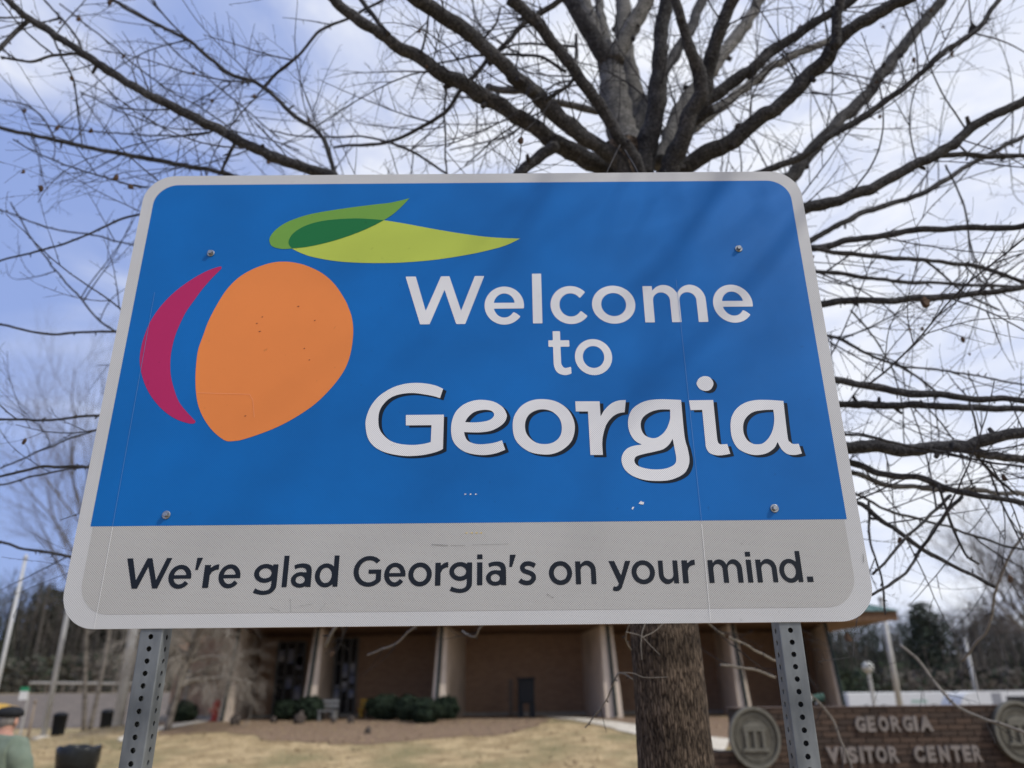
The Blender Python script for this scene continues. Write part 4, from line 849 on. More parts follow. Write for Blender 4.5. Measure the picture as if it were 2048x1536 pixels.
for q in ((338, 392, 1402, 25.5, 'small dark round shrub at the left end of the building by the pale slim tree'), (548, 600, 1400, 25.5, 'dark low shrub under the display windows'), (592, 645, 1393, 24.6, 'dark shrub at the foot of the second pier, left of the pale bench'),
          (733, 800, 1390, 25, 'left shrub of the dark hedge row before the third pier'), (785, 845, 1392, 24.4, 'middle shrub of the dark hedge row before the third pier'), (818, 884, 1398, 23.6, 'nearest and largest shrub of the hedge row before the third pier'), (870, 916, 1394, 25, 'right shrub of the hedge row at the third pier')):
    shrub(*q)
M_rock = noisemat('field_stone', (0.045, 0.036, 0.03), (0.10, 0.08, 0.065), 6, .9, .01)
for i, (px_, Y, s_, lab) in enumerate(((471, 23.5, .14, 'dark stone at the left of the straw bed'), (548, 24, .09, 'small stone in the straw bed below the display windows'), (600, 23.6, .16, 'upright brown stone in the straw bed before the second pier'), (668, 23.8, .07, 'low flat stone in the straw bed by the pale bench'), (702, 23.8, .10, 'dark stone right of the pale bench'), (738, 21.5, .08, 'lone flat stone in the middle of the straw bed'))):
    g = gpt(px_, Y); b = MB(); b.blob((g.x, g.y, g.z + s_ * .8), (s_, s_ * .8, s_ * 1.1), i + 3, .3, 3, 1.6)
    tag(b.build('stone', M_rock, smooth=True, origin=tuple(g)), lab, 'stone', 'stones in the straw bed')
def P_(name, c, r=.6, met=0): return noisemat(name, var(c, .85), c, 6, r, metallic=met)
M_blk = P_('black_plastic', (0.009, 0.010, 0.012), .6); M_red = P_('red_paint', (0.45, 0.05, 0.03), .5); M_yl = P_('yellow_paint', (0.55, 0.32, 0.03), .5); M_wp = P_('white_paint', (0.72, 0.71, 0.68), .55); M_gp = P_('pole_grey', (0.45, 0.44, 0.41), .5)
M_tyre = P_('tyre_rubber', (0.02, 0.02, 0.02), .9); M_lens = P_('globe_glass', (0.50, 0.50, 0.46), .3)
# red hydrant
g = gpt(432, 25.5); t = thing('fire_hydrant', 'red fire hydrant beside the leftmost pier', 'hydrant', tuple(g))
b = MB(); b.lathe([(.20, 0), (.20, .05), (.13, .06), (.13, .42), (.15, .44)], g); b.build('barrel', M_red, t, True)
b = MB(); b.lathe([(.15, .44), (.14, .5), (.07, .58), (.03, .64)], g); b.build('cap', M_red, t, True)
for s_ in (-1, 1):
    b = MB(); b.tube([g + Vector((s_ * .1, 0, .33)), g + Vector((s_ * .22, 0, .33))], [.055, .055], 10); b.build('nozzle', M_red, t)
def bench(px_, Y, w, mat, lab, row):
    g = gpt(px_, Y); t = thing('bench', lab, 'bench', tuple(g))
    for k in range(3): b = MB(); b.box(g.x - w, g.x + w, g.y - .2 + k * .14, g.y - .08 + k * .14, g.z + .26, g.z + .30); b.build('seat_slat', mat, t)
    for k in range(2): b = MB(); b.box(g.x - w, g.x + w, g.y + .22, g.y + .25, g.z + .36 + k * .13, g.z + .46 + k * .13); b.build('back_slat', mat, t)
    for s_ in (-1, 1): b = MB(); b.box(g.x + s_ * w * .8 - .03, g.x + s_ * w * .8 + .03, g.y - .18, g.y + .28, g.z, g.z + .255); b.build('leg', mat, t)
bench(655, 24.6, .26, P_('faded_white', (.17, .17, .165), .7), 'low pale bench between the dark shrubs', 0); bench(744, 27.6, .45, M_yl, 'yellow bench by the wall behind the hedge row', 0)
# black litter cabinet in front of the wall
def bin_cab(px_, Y, lab):
    g = gpt(px_, Y); g.z = max(g.z, terrain(g.x, g.y)); t = thing('litter_cabinet', lab, 'trash can', tuple(g))
    b = MB(); b.box(g.x - .26, g.x + .26, g.y - .25, g.y + .25, g.z + .42, g.z + 1.12); b.build('body', M_blk, t, bevel=.03)
    b = MB(); b.box(g.x - .30, g.x + .30, g.y - .28, g.y + .28, g.z + 1.12, g.z + 1.19); b.build('lid', M_blk, t, bevel=.02)
    for s_ in (-1, 1): b = MB(); b.box(g.x + s_ * .18 - .09, g.x + s_ * .18 + .09, g.y - .2, g.y + .2, g.z, g.z + .42); b.build('leg', M_blk, t)
bin_cab(1053, 26.6, 'black boxy trash can on two legs against the brown brick wall')
g = gpt(1022, 28.2); tag((lambda b: (b.box(g.x - .07, g.x + .07, g.y - .05, g.y + .05, g.z, g.z + 1.15), b.build('wall_post', P_('brown_post', (.16, .12, .09)), origin=tuple(g)))[1])(MB()), 'short brown post left of the black boxy trash can', 'post')
def can(px_, Y, h, r, lab, bag=False):
    g = gpt(px_, Y); t = thing('trash_can', lab, 'trash can', tuple(g), 0, 'round black trash cans on the lawn')
    b = MB(); b.lathe([(r * .86, 0), (r * .88, .02), (r, h * .93), (r * 1.04, h * .94)], g, 24); b.build('body', M_blk, t, True)
    if bag:
        b = MB(); n = 64
        prof = [(1.0, .78), (1.035, .80), (1.05, .90), (1.06, .97), (1.03, 1.0), (.95, .99), (.9, .85), (.88, .5)]
        for (rr, zz) in prof:
            for j in range(n): a = 2 * math.pi * j / n; q = 1 + .018 * math.sin(a * 3 + zz * 9) + .012 * math.sin(a * 7 + zz * 20); b.v.append((g.x + r * rr * q * math.cos(a), g.y + r * rr * q * math.sin(a), g.z + h * zz * (1 + .010 * math.sin(a * 3 + 1) + .006 * math.sin(a * 8))))
        for k in range(len(prof) - 1):
            for j in range(n): j2 = (j + 1) % n; b.f.append((k * n + j, k * n + j2, (k + 1) * n + j2, (k + 1) * n + j))
        b.build('bag', P_('bin_bag', (.015, .017, .018), .25), t, True)
    else:
        b = MB(); b.lathe([(r * 1.06, h * .94), (r * 1.06, h), (r * .8, h * 1.08), (r * .3, h * 1.12)], g, 24); b.build('lid', M_blk, t, True)
can(122, 34, .86, .27, 'black trash can by the white pole, leftmost of the two far ones'); can(216, 32.5, .92, .25, 'black trash can just left of the sign post, beside the thick white pole'); can(171, 12, 1.09, .27, 'near black trash can lined with a shiny black bag, beside the low wall', True)
# low wall near the left can
M_lw = noisemat('low_wall_block', (0.30, 0.24, 0.19), (0.42, 0.35, 0.28), 5, .9)
g = gpt(95, 13.5); t = thing('low_wall', 'low tan masonry wall behind the near black trash can', 'wall', tuple(g))
b = MB(); b.box(g.x - .6, g.x + .75, g.y, g.y + .3, g.z, g.z + .42); b.build('base', M_brick, t); b = MB(); b.box(g.x - .65, g.x + .8, g.y - .04, g.y + .34, g.z + .42, g.z + .52); b.build('coping', M_lw, t)
# poles
def pole(px_, Y, r, ztop, lab, base=True, group='tall pale poles on the lawn', mat=None, name='pole'):
    g = gpt(px_, Y, 1445); t = thing(name, lab, 'pole', tuple(g), 0, group)
    b = MB(); b.tube([g, g + Vector((0, 0, ztop))], [r, r * .7], 12); b.build('shaft', mat or M_gp, t, True)
    b = MB(); b.tube([g + Vector((0, 0, ztop)), g + Vector((0, 0, ztop + .12))], [r * 1.2, r * .4], 12); b.build('finial', mat or M_gp, t, True)
    if base: b = MB(); b.lathe([(r * 3.2, 0), (r * 3.0, .1), (r * 1.3, .14)], g); b.build('base_plate', M_conc, t)
    return t
M_wpole = P_('white_pole', (0.50, 0.50, 0.49), .4)
pole(92, 33, .11, 9.5, 'white flagpole left of the sign whose base stands by the far left trash can', mat=M_wpole)
pole(236, 31, .20, 10, 'thick white pole partly hidden by the left sign post', mat=M_wpole)
pole(-22, 20, .055, 4.55, 'slim white pole at the left edge, top just above the treeline', mat=M_wpole)
pole(1806, 38, .14, 5.6, 'pale pole behind the brick sign wall, left one', False, 'pale poles behind the brick sign wall')
pole(1966, 60, .16, 5.0, 'pale light pole with side fittings behind the white vehicles', False, 'pale poles behind the brick sign wall')
pole(62, 28, .05, 1.4, 'short wooden post behind the man in the black cap', False, mat=P_('old_wood', (.28, .22, .16)), group='short posts')
def lamp(px_, Y, zt, lab, r=.05, gr=.2):
    g = gpt(px_, Y); t = thing('street_lamp', lab, 'lamp', tuple(g), 0, 'globe lamps on posts'); b = MB(); b.tube([g, (g.x, g.y, zt)], [r, r], 10); b.build('post', M_gp, t)
    b = MB(); b.blob((g.x, g.y, zt + gr * .9), (gr, gr, gr), 0, 0, 3); b.build('globe', M_lens, t, True)
lamp(1752, 45, at(1740, 1345, 45).z, 'globe lamp on a pale post above the brick sign wall', .09, .30); lamp(366, 27, at(373, 1352, 27).z, 'small white globe lamp on a slim post by the left end of the building', .06, .1)
# guard rail and far left sign
t = thing('guard_rail', 'long pale guard rail along the far parking lot at left', 'fence', (X_(150, 60), 60, 2.0))
g0, g1 = at(60, 1366, 60), at(330, 1368, 60)
b = MB(); b.tube([g0, g1], [.09, .09], 6); b.build('rail', P_('faded_rail', (.38, .36, .32), .7), t)
for k in range(9):
    q = g0.lerp(g1, k / 8); b = MB(); b.box(q.x - .05, q.x + .05, q.y - .07, q.y + .07, terrain(q.x, q.y) - .1, q.z); b.build('post', P_('rail_post_brown', (.13, .11, .09), .8), t)
g = gpt(48, 26); t = thing('notice_sign', 'small white notice with a green top on a slim post behind the man', 'sign', tuple(g)); pz = at(48, 1392, 26).z
b = MB(); b.box(g.x - .02, g.x + .02, g.y, g.y + .04, g.z, pz); b.build('post', M_gp, t)
q0, q1 = at(38, 1400, 26), at(60, 1374, 26)
b = MB(); b.box(q0.x, q1.x, 25.96, 25.99, q0.z, q1.z - .12); b.build('plate', M_wp, t); b = MB(); b.box(q0.x, q1.x, 25.955, 25.99, q1.z - .119, q1.z); b.build('header', P_('sign_green', (.03, .25, .12)), t)
# ------------------------------------------------------------------ brick sign wall
WB = 10.0
wx0 = at(1478, 1480, WB).x; wx1 = at(2330, 1480, WB).x; wz = at(1800, 1413, WB).z; wing0 = at(1424, 1510, WB).x; wingz = at(1440, 1503, WB).z
bw = thing('brick_sign_wall', 'dark brick entrance wall lettered GEORGIA VISITOR CENTER with a round seal at each end', 'wall', (wx0, WB, 0))
M_mort = noisemat('mortar', (0.034, 0.026, 0.021), (0.046, 0.036, 0.029), 20, .95)
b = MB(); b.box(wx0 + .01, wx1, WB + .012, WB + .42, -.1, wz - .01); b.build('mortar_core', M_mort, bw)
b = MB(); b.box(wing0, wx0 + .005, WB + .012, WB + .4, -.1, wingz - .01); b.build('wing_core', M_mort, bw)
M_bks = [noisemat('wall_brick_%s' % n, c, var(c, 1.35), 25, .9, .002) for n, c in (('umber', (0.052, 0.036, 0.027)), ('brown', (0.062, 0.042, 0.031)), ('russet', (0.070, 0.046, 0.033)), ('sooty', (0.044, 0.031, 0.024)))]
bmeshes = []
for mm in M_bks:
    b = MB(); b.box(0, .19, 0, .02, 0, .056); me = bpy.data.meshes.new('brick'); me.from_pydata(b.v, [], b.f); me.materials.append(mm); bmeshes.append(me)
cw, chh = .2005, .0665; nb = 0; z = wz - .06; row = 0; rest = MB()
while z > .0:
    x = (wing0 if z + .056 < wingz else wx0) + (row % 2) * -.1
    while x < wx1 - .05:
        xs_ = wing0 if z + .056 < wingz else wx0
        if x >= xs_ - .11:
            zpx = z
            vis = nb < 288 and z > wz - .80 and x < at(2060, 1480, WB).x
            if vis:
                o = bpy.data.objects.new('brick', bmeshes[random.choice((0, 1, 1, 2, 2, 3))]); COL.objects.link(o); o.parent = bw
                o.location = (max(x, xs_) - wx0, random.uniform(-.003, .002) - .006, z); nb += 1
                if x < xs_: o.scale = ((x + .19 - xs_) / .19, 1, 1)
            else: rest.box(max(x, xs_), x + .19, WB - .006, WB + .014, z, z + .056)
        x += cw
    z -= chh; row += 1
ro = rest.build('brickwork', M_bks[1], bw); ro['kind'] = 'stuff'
b = MB(); b.box(wx0 - .02, wx1, WB - .02, WB + .45, wz - .008, wz + .004); b.build('coping', P_('dark_coping', (.09, .06, .045), .9), bw)
M_cast = noisemat('cast_letter_metal', (0.17, 0.147, 0.13), (0.23, 0.20, 0.18), 8, .7)
fontd = None
def cast_letter(ch, x0p, x1p, zb_, zt_):
    global fontd
    cu = bpy.data.curves.new('letter', 'FONT'); cu.body = ch; cu.size = 1; cu.extrude = .03; cu.offset = .032 if ch == 'R' else .055
    ob = bpy.data.objects.new('tmp', cu); COL.objects.link(ob); dg = bpy.context.evaluated_depsgraph_get(); me = bpy.data.meshes.new_from_object(ob.evaluated_get(dg)); bpy.data.objects.remove(ob)
    xs = [v.co.x for v in me.vertices]; ys = [v.co.y for v in me.vertices]; x0 = at(x0p, 1480, WB).x; x1 = at(x1p, 1480, WB).x
    if ch == 'I': c = (x0 + x1) / 2; x0, x1 = c - .022, c + .022
    for v in me.vertices:
        X = x0 + (v.co.x - min(xs)) / (max(xs) - min(xs)) * (x1 - x0); Z = zb_ + (v.co.y - min(ys)) / (max(ys) - min(ys)) * (zt_ - zb_); v.co = Vector((X - wx0, -.02 - v.co.z * .6, Z))
    me.name = 'letter'; me.materials.clear(); me.materials.append(M_cast); o = bpy.data.objects.new('letter', me); COL.objects.link(o); o.parent = bw
z1a, z1b = at(1790, 1463, WB).z, at(1790, 1432, WB).z; z2a, z2b = at(1790, 1525, WB).z, at(1790, 1492, WB).z
xx = [1714, 1737, 1760, 1785, 1809, 1831, 1842]; ww = [20, 17, 20, 20, 19, 7, 27]
for ch, x, w in zip('GEORGIA', xx, ww): cast_letter(ch, x, x + w, z1a, z1b)
for ch, x, w in zip('VISITOR', [1647, 1676, 1688, 1712, 1722, 1745, 1770], [26, 8, 20, 8, 20, 21, 20]): cast_letter(ch, x, x + w, z2a, z2b)
for ch, x, w in zip('CENTER', [1822, 1847, 1871, 1896, 1918, 1938], [20, 17, 20, 19, 16, 18]): cast_letter(ch, x - 1, x + w - 1, z2a, z2b)
# round seals
M_seal = noisemat('seal_bronze_grey', (0.080, 0.073, 0.056), (0.115, 0.106, 0.082), 14, .7, .002); M_seall = noisemat('seal_relief', (0.125, 0.118, 0.096), (0.17, 0.162, 0.132), 14, .7)
for cx, cy, lab in ((1510, 1475, 'round grey seal at the left end of the brick wall'), (2040, 1463, 'round grey seal at the right end of the brick wall')):
    c = at(cx, cy, WB - .1); r = .335
    b = MB(); n = 48
    def ringpts(rr, y): return [(c.x + rr * .88 * math.cos(2 * math.pi * k / n), y, c.z + rr * math.sin(2 * math.pi * k / n)) for k in range(n)]
    b.prism(ringpts(r, WB - .035)[::-1], ringpts(r, WB - .09)[::-1]); se = b.build('seal', M_seal, bw); se['label'] = lab
    b = MB()
    for ra, rb, y0, y1 in ((r, r - .035, WB - .088, WB - .12), (r - .085, r - .095, WB - .089, WB - .10)):
        A0, A1, B1, B0 = ringpts(ra, y0), ringpts(ra, y1), ringpts(rb, y1), ringpts(rb, y0)
        for k in range(n):
            k2 = (k + 1) % n
            for P1, P2 in ((A0, A1), (A1, B1), (B1, B0)): b.poly([P1[k], P1[k2], P2[k2], P2[k]])
    o = b.build('rim', M_seall); o.parent = se; o.matrix_parent_inverse = Matrix.Identity(4)
    b = MB(); y0, y1 = WB - .115, WB - .088
    b.box(c.x - .15, c.x + .15, y0, y1, c.z - .15, c.z - .115); b.box(c.x - .13, c.x + .13, y0, y1, c.z + .07, c.z + .10)
    for k in (-.10, 0, .10): b.box(c.x + k - .016, c.x + k + .016, y0, y1, c.z - .114, c.z + (.02 if k else .069))
    for k in (-.10, .10): b.box(c.x + k - .02, c.x + k + .02, y0 + .004, y1, c.z + .021, c.z + .069)
    ap = [(c.x + .13 * math.cos(math.radians(a)), c.z + .105 + .06 * math.sin(math.radians(a))) for a in range(0, 181, 15)]
    b.prism([(x, y1, z_) for x, z_ in ap], [(x, y0, z_) for x, z_ in ap]); o = b.build('arch_relief', M_seall); o.parent = se; o.matrix_parent_inverse = Matrix.Identity(4)
# flood lamp on the wall end
c = at(1632, 1397, 10.3); t = thing('flood_lamp', 'small green and white flood lamp standing on the brick wall by the right sign post', 'lamp', tuple(c))
b = MB(); b.tube([(c.x, c.y, wz + .03), (c.x, c.y, c.z - .04)], [.02, .02], 8); b.build('stem', M_gp, t)
b = MB(); b.tube([c + Vector((-.06, 0, 0)), c + Vector((.09, 0, .01))], [.035, .055], 14); b.build('housing', P_('lamp_green', (.05, .11, .08)), t)
b = MB(); b.tube([c + Vector((-.09, 0, 0)), c + Vector((-.061, 0, 0))], [.05, .045], 14); b.build('glass', M_lens, t)
# ------------------------------------------------------------------ white vehicles far right
def wheelset(t, xs, y, z, r=.5):
    for x in xs:
        b = MB(); b.tube([(x, y, z + r), (x, y + .3, z + r)], [r, r], 20); w = b.build('wheel', M_tyre, t)
        h = MB(); h.tube([(x, y - .02, z + r), (x, y - .003, z + r)], [r * .5, r * .55], 14); q = h.build('hub', M_gp); q.parent = w; q.matrix_parent_inverse = Matrix.Identity(4)
YV = 58.0
a0, a1 = at(1698, 1412, YV), at(1906, 1388, YV); gz = terrain(a1.x, YV)
t = thing('box_trailer', 'long white box trailer parked behind the brick sign wall', 'trailer', (a0.x, YV, gz))
b = MB(); b.box(a0.x, a1.x, YV, YV + 2.5, gz + .3, a1.z + .15); b.build('box', M_wp, t, bevel=.05)
b = MB(); b.box(a0.x + 4.4, a1.x - 1.9, YV - .01, YV - .004, a1.z - .55, a1.z - .35); b.build('stripe', P_('pale_green_stripe', (.38, .50, .42)), t)
wheelset(t, (a0.x + 1.2, a0.x + 2.4, a1.x - 1.5), YV - .05, gz, .33)
c0, c1 = at(1920, 1412, 52), at(2200, 1380, 52); gz = terrain(c0.x, 52); zt = c1.z
t = thing('motor_home', 'white motor home with a rounded nose at the right edge behind the wall', 'motor home', (c0.x, 52, gz))
prof = sm([(c0.x, gz + .5, 1), (c1.x, gz + .5, 1), (c1.x, zt, 1), (c0.x + 1.3, zt, 1), (c0.x + .5, zt - .18), (c0.x + .05, zt - .75)], 5)
b = MB(); b.prism([(x, 52, z_) for x, z_ in prof][::-1], [(x, 54.4, z_) for x, z_ in prof][::-1]); b.build('body', M_wp, t)
b = MB(); b.box(c0.x + 2.1, c0.x + 2.7, 51.985, 51.996, gz + .6, zt - .1); b.build('door', P_('vehicle_grey', (.28, .28, .29)), t)
b = MB(); b.box(c0.x + 3.0, c0.x + 4.4, 51.98, 51.996, zt - .75, zt - .3); b.build('window', M_glass, t)
wheelset(t, (c0.x + 1.4, c0.x + 6.5), 51.95, gz, .33)
# yellow canopy at the left edge
cy_ = 16.0; cx1 = at(36, 1412, cy_).x; ct = at(10, 1402, cy_).z; gz = terrain(cx1 - 1, cy_)
t = thing('yellow_canopy', 'yellow canopy on slim posts at the left edge above the black cap', 'canopy', (cx1 - 1.2, cy_, gz))
b = MB(); n = 24; cxm = cx1 - 1.1
for (rr, zz) in ((.02, 0), (.4, -.02), (.75, -.06), (1.0, -.13), (1.1, -.20), (1.09, -.23), (.7, -.17), (.02, -.10)):
    for j in range(n): a = 2 * math.pi * j / n; k = 1 - .02 * abs(math.sin(a * 4)); b.v.append((cxm + rr * k * math.cos(a), cy_ + rr * k * math.sin(a), ct + zz + .012 * math.cos(a * 8) * rr))
for i in range(7):
    for j in range(n): j2 = (j + 1) % n; b.f.append((i * n + j, i * n + j2, (i + 1) * n + j2, (i + 1) * n + j))
b.build('cover', M_yl, t, True)
b = MB(); b.tube([(cxm, cy_, gz), (cxm, cy_, ct - .05)], [.04, .04], 10); b.build('post', M_yl, t, True)
b = MB(); b.tube([(cx1 - .62, cy_ + .2, gz), (cx1 - .62, cy_ + .2, ct - .1)], [.03, .03], 10); b.build('post', M_yl, t, True)
# ------------------------------------------------------------------ person at the left edge, seen from behind
M_jkt = noisemat('grey_green_jacket', (0.13, 0.165, 0.125), (0.19, 0.23, 0.175), 9, .9, .01, bscale=6); M_jean = noisemat('dark_trousers', (0.02, 0.022, 0.03), (0.035, 0.038, 0.05), 20, .9)
M_skin = noisemat('skin', (0.42, 0.22, 0.16), (0.52, 0.29, 0.21), 10, .55); M_cap = noisemat('black_cap', (0.010, 0.011, 0.013), (0.02, 0.021, 0.024), 20, .9); M_hair = noisemat('grey_hair', (0.14, 0.13, 0.12), (0.25, 0.23, 0.21), 40, .8)
def skin(name, verts, edges, radii, mat, parent, root=0, sub=2):
    me = bpy.data.meshes.new(name); me.from_pydata(verts, edges, []); o = bpy.data.objects.new(name, me); COL.objects.link(o); me.materials.append(mat)
    o.modifiers.new('skin', 'SKIN'); o.modifiers['skin'].use_smooth_shade = True
    for i, sv in enumerate(me.skin_vertices[0].data): r = radii[i]; sv.radius = r if isinstance(r, tuple) else (r, r); sv.use_root = (i == root)
    s_ = o.modifiers.new('sub', 'SUBSURF'); s_.levels = sub; s_.render_levels = sub
    if name in ('jacket', 'trousers'):
        s_.levels = s_.render_levels = 4; tx_ = bpy.data.textures.new('folds', 'CLOUDS'); tx_.noise_scale = .3; dm = o.modifiers.new('folds', 'DISPLACE'); dm.texture = tx_; dm.strength = .07; dm.mid_level = .5
    o.parent = parent; return o
g = gpt(-1, 7.9, 1500); g.z = terrain(g.x, g.y); HT = at(22, 1413, 7.9).z - g.z; k_ = HT / 1.72
per = thing('person', 'man seen from behind in a grey green jacket and black cap at the left edge', 'person', tuple(g), math.radians(-12))
sc_ = lambda P: [tuple(c * k_ for c in p) for p in P]
skin('body', sc_([(0, 0, .95), (0, 0, 1.2), (0, .0, 1.40), (0, .02, 1.49), (0, .035, 1.56), (0, .045, 1.62), (.20, 0, 1.38), (.27, .02, 1.10), (.28, .10, .86), (-.20, 0, 1.38), (-.27, .02, 1.10), (-.28, .10, .86), (.10, 0, .88), (.11, .01, .48), (.11, -.02, .09), (.11, .12, .04), (-.10, 0, .88), (-.11, .01, .48), (-.11, -.02, .09), (-.11, .12, .04)]),
     [(0, 1), (1, 2), (2, 3), (3, 4), (4, 5), (2, 6), (6, 7), (7, 8), (2, 9), (9, 10), (10, 11), (0, 12), (12, 13), (13, 14), (14, 15), (0, 16), (16, 17), (17, 18), (18, 19)],
     [(.14, .10), (.14, .10), (.12, .09), .055, (.075, .09), (.07, .085), .06, .045, .03, .06, .045, .03, .085, .06, .045, .035, .085, .06, .045, .035], M_skin, per)
skin('jacket', sc_([(0, 0, .80), (0, 0, 1.02), (0, 0, 1.24), (0, .0, 1.385), (0, .015, 1.455), (.17, 0, 1.385), (.27, -.01, 1.22), (.295, .03, 1.06), (.27, .16, .95), (-.17, 0, 1.385), (-.27, -.01, 1.22), (-.295, .03, 1.06), (-.27, .16, .95)]),
     [(0, 1), (1, 2), (2, 3), (3, 4), (3, 5), (5, 6), (6, 7), (7, 8), (3, 9), (9, 10), (10, 11), (11, 12)], [(.235, .165), (.235, .165), (.245, .165), (.185, .13), (.085, .08), (.12, .11), .105, .09, .065, (.12, .11), .105, .09, .065], M_jkt, per)
skin('trousers', sc_([(0, 0, .90), (.10, 0, .82), (.11, .01, .48), (.11, -.01, .10), (-.10, 0, .82), (-.11, .01, .48), (-.11, -.01, .10)]), [(0, 1), (1, 2), (2, 3), (0, 4), (4, 5), (5, 6)], [(.17, .12), .11, .085, .07, .11, .085, .07], M_jean, per)
for s_ in (-1, 1): skin('shoe', sc_([(s_ * .11, -.05, .05), (s_ * .11, .05, .045), (s_ * .12, .16, .04)]), [(0, 1), (1, 2)], [.05, .05, .04], M_blk, per)
b = MB(); b.blob((0, .03 * k_, 1.605 * k_), (.083 * k_, .096 * k_, .095 * k_), 1, .06, 3, 4); o = b.build('hair', M_hair); o.parent = per; me = o.data; me.shade_smooth()
b = MB(); b.lathe([(.096 * k_, 0), (.125 * k_, .025 * k_), (.122 * k_, .055 * k_), (.08 * k_, .085 * k_), (.012, .098 * k_)], (0, .03 * k_, 1.625 * k_), 24); o = b.build('cap', M_cap, smooth=True); o.parent = per
b = MB(); b.prism([((.075 * math.cos(a)) * k_, (.10 + .085 * math.sin(a)) * k_, 1.63 * k_) for a in np.linspace(0, math.pi, 12)], [((.075 * math.cos(a)) * k_, (.10 + .085 * math.sin(a)) * k_, 1.642 * k_) for a in np.linspace(0, math.pi, 12)]); o2 = b.build('brim', M_cap); o2.parent = o
for s_ in (-1, 1):
    b = MB(); b.blob((s_ * .088 * k_, .035 * k_, 1.585 * k_), (.012, .022, .034), s_, .1, 2); q = b.build('ear', M_skin, smooth=True); q.parent = per
    for j in range(4):
        f0 = Vector((s_ * (.27 + .012 * (j - 1.5)), .19, .91)) * k_; b = MB(); b.tube([f0, f0 + Vector((0, .03, -.035)), f0 + Vector((-s_ * .008, .035, -.075 + .006 * abs(j - 1.5)))], [.011, .010, .007], 7); q = b.build('finger', M_skin, smooth=True); q.parent = per
    f0 = Vector((s_ * .25, .20, .92)) * k_; b = MB(); b.tube([f0, f0 + Vector((-s_ * .03, .03, -.02)), f0 + Vector((-s_ * .035, .045, -.05))], [.012, .011, .008], 7); q = b.build('thumb', M_skin, smooth=True); q.parent = per
# ------------------------------------------------------------------ other bare trees
M_pt = barkmat('pale_tree_bark', (0.16, 0.14, 0.115), (0.34, 0.30, 0.25), .3, 12, .01)
M_ptw = noisemat('pale_twigs', (0.20, 0.175, 0.145), (0.30, 0.27, 0.225), 8, .9); M_dtw = noisemat('grey_twigs', (0.09, 0.078, 0.068), (0.15, 0.13, 0.115), 8, .9)
def grow2(mb, p, d, Ln, r, lvl, maxl, spread=.8, up=.15, sides=3):
    n = 6; st = Ln / n; pts = [p.copy()]; rad = [r]; d = d.normalized()
    for k in range(n):
        d = (d + Vector((random.gauss(0, .11), random.gauss(0, .11), random.gauss(up * .3, .1)))).normalized(); p = p + d * st; pts.append(p.copy()); rad.append(r * (1 - .6 * (k + 1) / n))
        if lvl < maxl and k >= 1:
            for _ in range(2 if lvl > 0 else 1):
                ax = Vector((random.gauss(0, 1), random.gauss(0, 1), random.gauss(0, 1))).normalized(); dd = d + (ax - d * ax.dot(d)).normalized() * random.uniform(.5, 1.2) * spread
                grow2(mb, p, dd, Ln * random.uniform(.4, .62), rad[-1] * .6, lvl + 1, maxl, spread, up, sides)
    mb.tube(pts, rad, sides if lvl else 6, False)
def bare(px_, Y, zt, r, stems, lab, twm, maxl=3, group='small bare trees on the lawn', lean=.12, spread=.8, up=.15, row=1440, frac=.38):
    g = gpt(px_, Y, row); H = zt - g.z; t = thing('small_bare_tree', lab, 'tree', tuple(g), 0, group); tr = MB(); cr = MB()
    for s_ in range(stems):
        a = random.uniform(0, 6.28); dx = Vector((math.cos(a) * lean * (stems > 1), math.sin(a) * lean * (stems > 1), 1)); pts = [g + Vector((math.cos(a) * r * .8 * (stems > 1), math.sin(a) * r * .8 * (stems > 1), -.05))]; n = 8
        for k in range(n): dx = (dx + Vector((random.gauss(0, .03), random.gauss(0, .03), 0))).normalized(); pts.append(pts[-1] + dx * H * frac / n * 1.4)
        tr.tube(pts, [r * (1 - .05 * k) for k in range(n + 1)], 9)
        for k in range(n // 2, n + 1):
            for _ in range(2):
                ax = Vector((random.gauss(0, 1), random.gauss(0, 1), random.uniform(-.1, 1))); grow2(cr, pts[k], ax.normalized() * spread + Vector((0, 0, .5)), H * random.uniform(.3, .5), r * .5, 0, maxl, spread, up)
    tr.build('trunk', M_pt, t, True); c = cr.build('crown', twm, t); c['kind'] = 'stuff'
bare(332, 22.5, 4.8, .085, 3, 'pale multi-stemmed leafless tree beside the left end of the building', M_ptw, 3, spread=1.2, up=-.25, lean=.16, frac=.42)
bare(178, 30, 14.0, .085, 2, 'slim leafless tree between the two far trash cans', M_dtw, 3, up=.2)
bare(2110, 30, 8.2, .12, 2, 'leafless tree just outside the right edge with twigs reaching in', M_dtw, 3, up=.1)
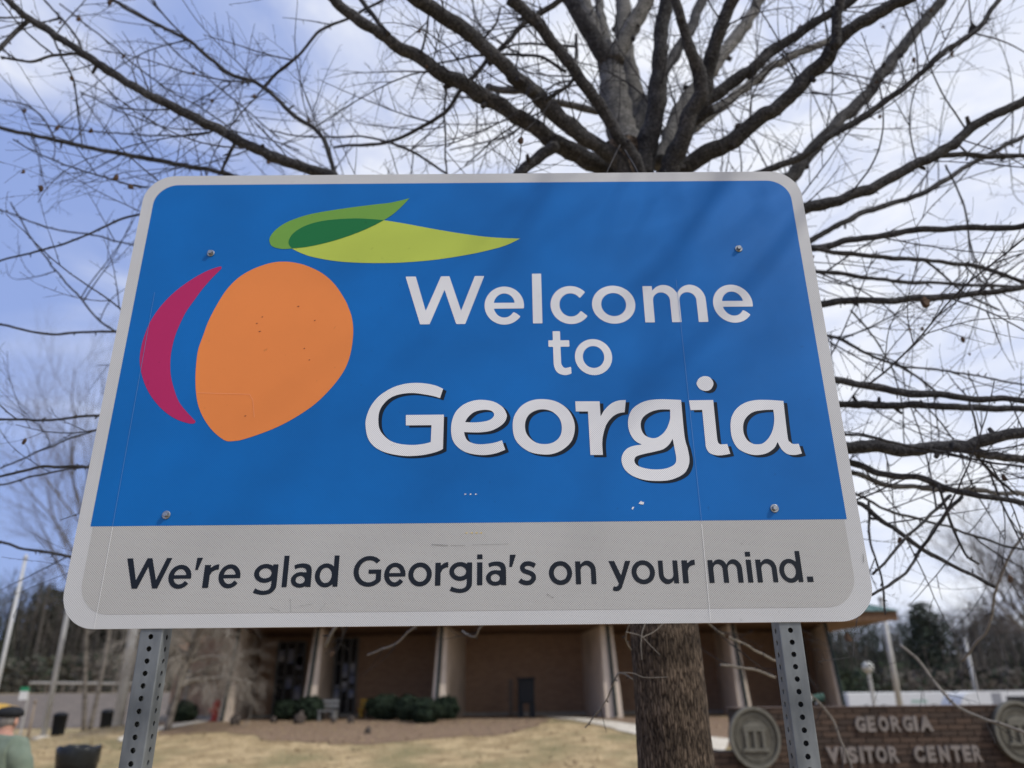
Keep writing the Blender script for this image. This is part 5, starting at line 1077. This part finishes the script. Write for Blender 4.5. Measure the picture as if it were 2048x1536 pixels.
# ------------------------------------------------------------------ woods on the horizon
M_wood1 = noisemat('far_woods', (0.060, 0.053, 0.045), (0.115, 0.100, 0.084), .5, 1.0, c3=(0.030, 0.042, 0.024), s3=.05, f3=(.5, .6))
M_wood2 = noisemat('far_evergreen', (0.022, 0.029, 0.021), (0.042, 0.052, 0.036), .6, 1.0)
wb = MB(); gb = MB()
def forest(n, x0, x1, y0, y1, hfun):
    for _ in range(n):
        x = random.uniform(x0, x1); y = random.uniform(y0, y1); h = hfun(x) * random.uniform(.7, 1.1); z0 = terrain(x, min(y, 120))
        ever = noise.noise(Vector((x * .05, y * .05, 3))) > (.02 if x < 0 else .22)
        r = h * random.uniform(.14, .24)
        wb.tube([(x, y, z0), (x + random.gauss(0, .3), y, z0 + h * .9)], [.22, .06], 4, False)
        for k in range(130 if not ever else 420):
            t = random.random() ** .7; zz = z0 + h * (.18 + .85 * t) if not ever else z0 + h * (.08 + .95 * t)
            rr = r * (1 - .55 * t) * math.sqrt(random.random()) * (1.25 if not ever else 1); a = random.uniform(0, 6.28); c = Vector((x + rr * math.cos(a), y + rr * math.sin(a), zz))
            if not ever:
                d = Vector((math.cos(a) * .7, math.sin(a) * .7, random.uniform(.3, 1.2))).normalized() * random.uniform(.5, 1.5); s_ = Vector((random.gauss(0, 1), random.gauss(0, 1), 0)).normalized() * .045
                wb.poly([c - s_, c + s_, c + d])
            else:
                e1 = Vector((random.gauss(0, 1), random.gauss(0, 1), random.gauss(0, .6))).normalized() * random.uniform(.12, .4); e2 = Vector((random.gauss(0, 1), random.gauss(0, 1), random.gauss(0, 1))).normalized() * .2
                gb.poly([c - e1, c + e2, c + e1, c - e2])
forest(520, -100, -18, 82, 115, lambda x: 12.0 + 2.5 * noise.noise(Vector((x * .08, 0, 0))))
forest(520, 22, 105, 84, 118, lambda x: 9.3 + 3.2 * noise.noise(Vector((x * .07, 5, 0))) + sstep(50, 80, x) * 2)
forest(60, -20, 25, 90, 115, lambda x: 8)
for _ in range(16000):                                       # undergrowth below the crowns
    x = random.choice((random.uniform(-100, -16), random.uniform(20, 105), random.uniform(-100, 105))); y = random.uniform(78, 92); h = random.uniform(.2, 3.4)
    c = Vector((x, y, terrain(x, y) + h)); e1 = Vector((random.gauss(0, 1), random.gauss(0, .5), random.gauss(0, .6))).normalized() * .35; e2 = Vector((random.gauss(0, 1), random.gauss(0, .4), random.gauss(0, 1))).normalized() * .3
    (wb if random.random() < .8 else gb).poly([c - e1, c + e2, c + e1, c - e2])
tag(wb.build('bare_woods', M_wood1), 'dark band of leafless woods along the horizon', 'woods', kind='stuff')
tag(gb.build('evergreen_woods', M_wood2), 'dark green evergreens mixed into the woods on the horizon', 'woods', kind='stuff')
bank = MB(); nx = 120
for i in range(nx + 1):
    x = -130 + 270 * i / nx
    for (yy, zz) in ((95, -.5), (97, (6.5 if x < 0 else 4.6) + 1.2 * noise.noise(Vector((x * .09, 1, 0)))), (112, (10.0 if x < 0 else 6.4) + 1.8 * noise.noise(Vector((x * .06, 7, 0)))), (150, -.5)): bank.v.append((x, yy, zz))
for i in range(nx):
    for j in range(3): k = i * 4 + j; bank.f.append((k, k + 4, k + 5, k + 1))
tag(bank.build('hill', M_wood1, smooth=True), kind='structure')
print('objects', len(bpy.data.objects), 'twig faces', len(mbT.f), 'woods', len(wb.f) + len(gb.f))
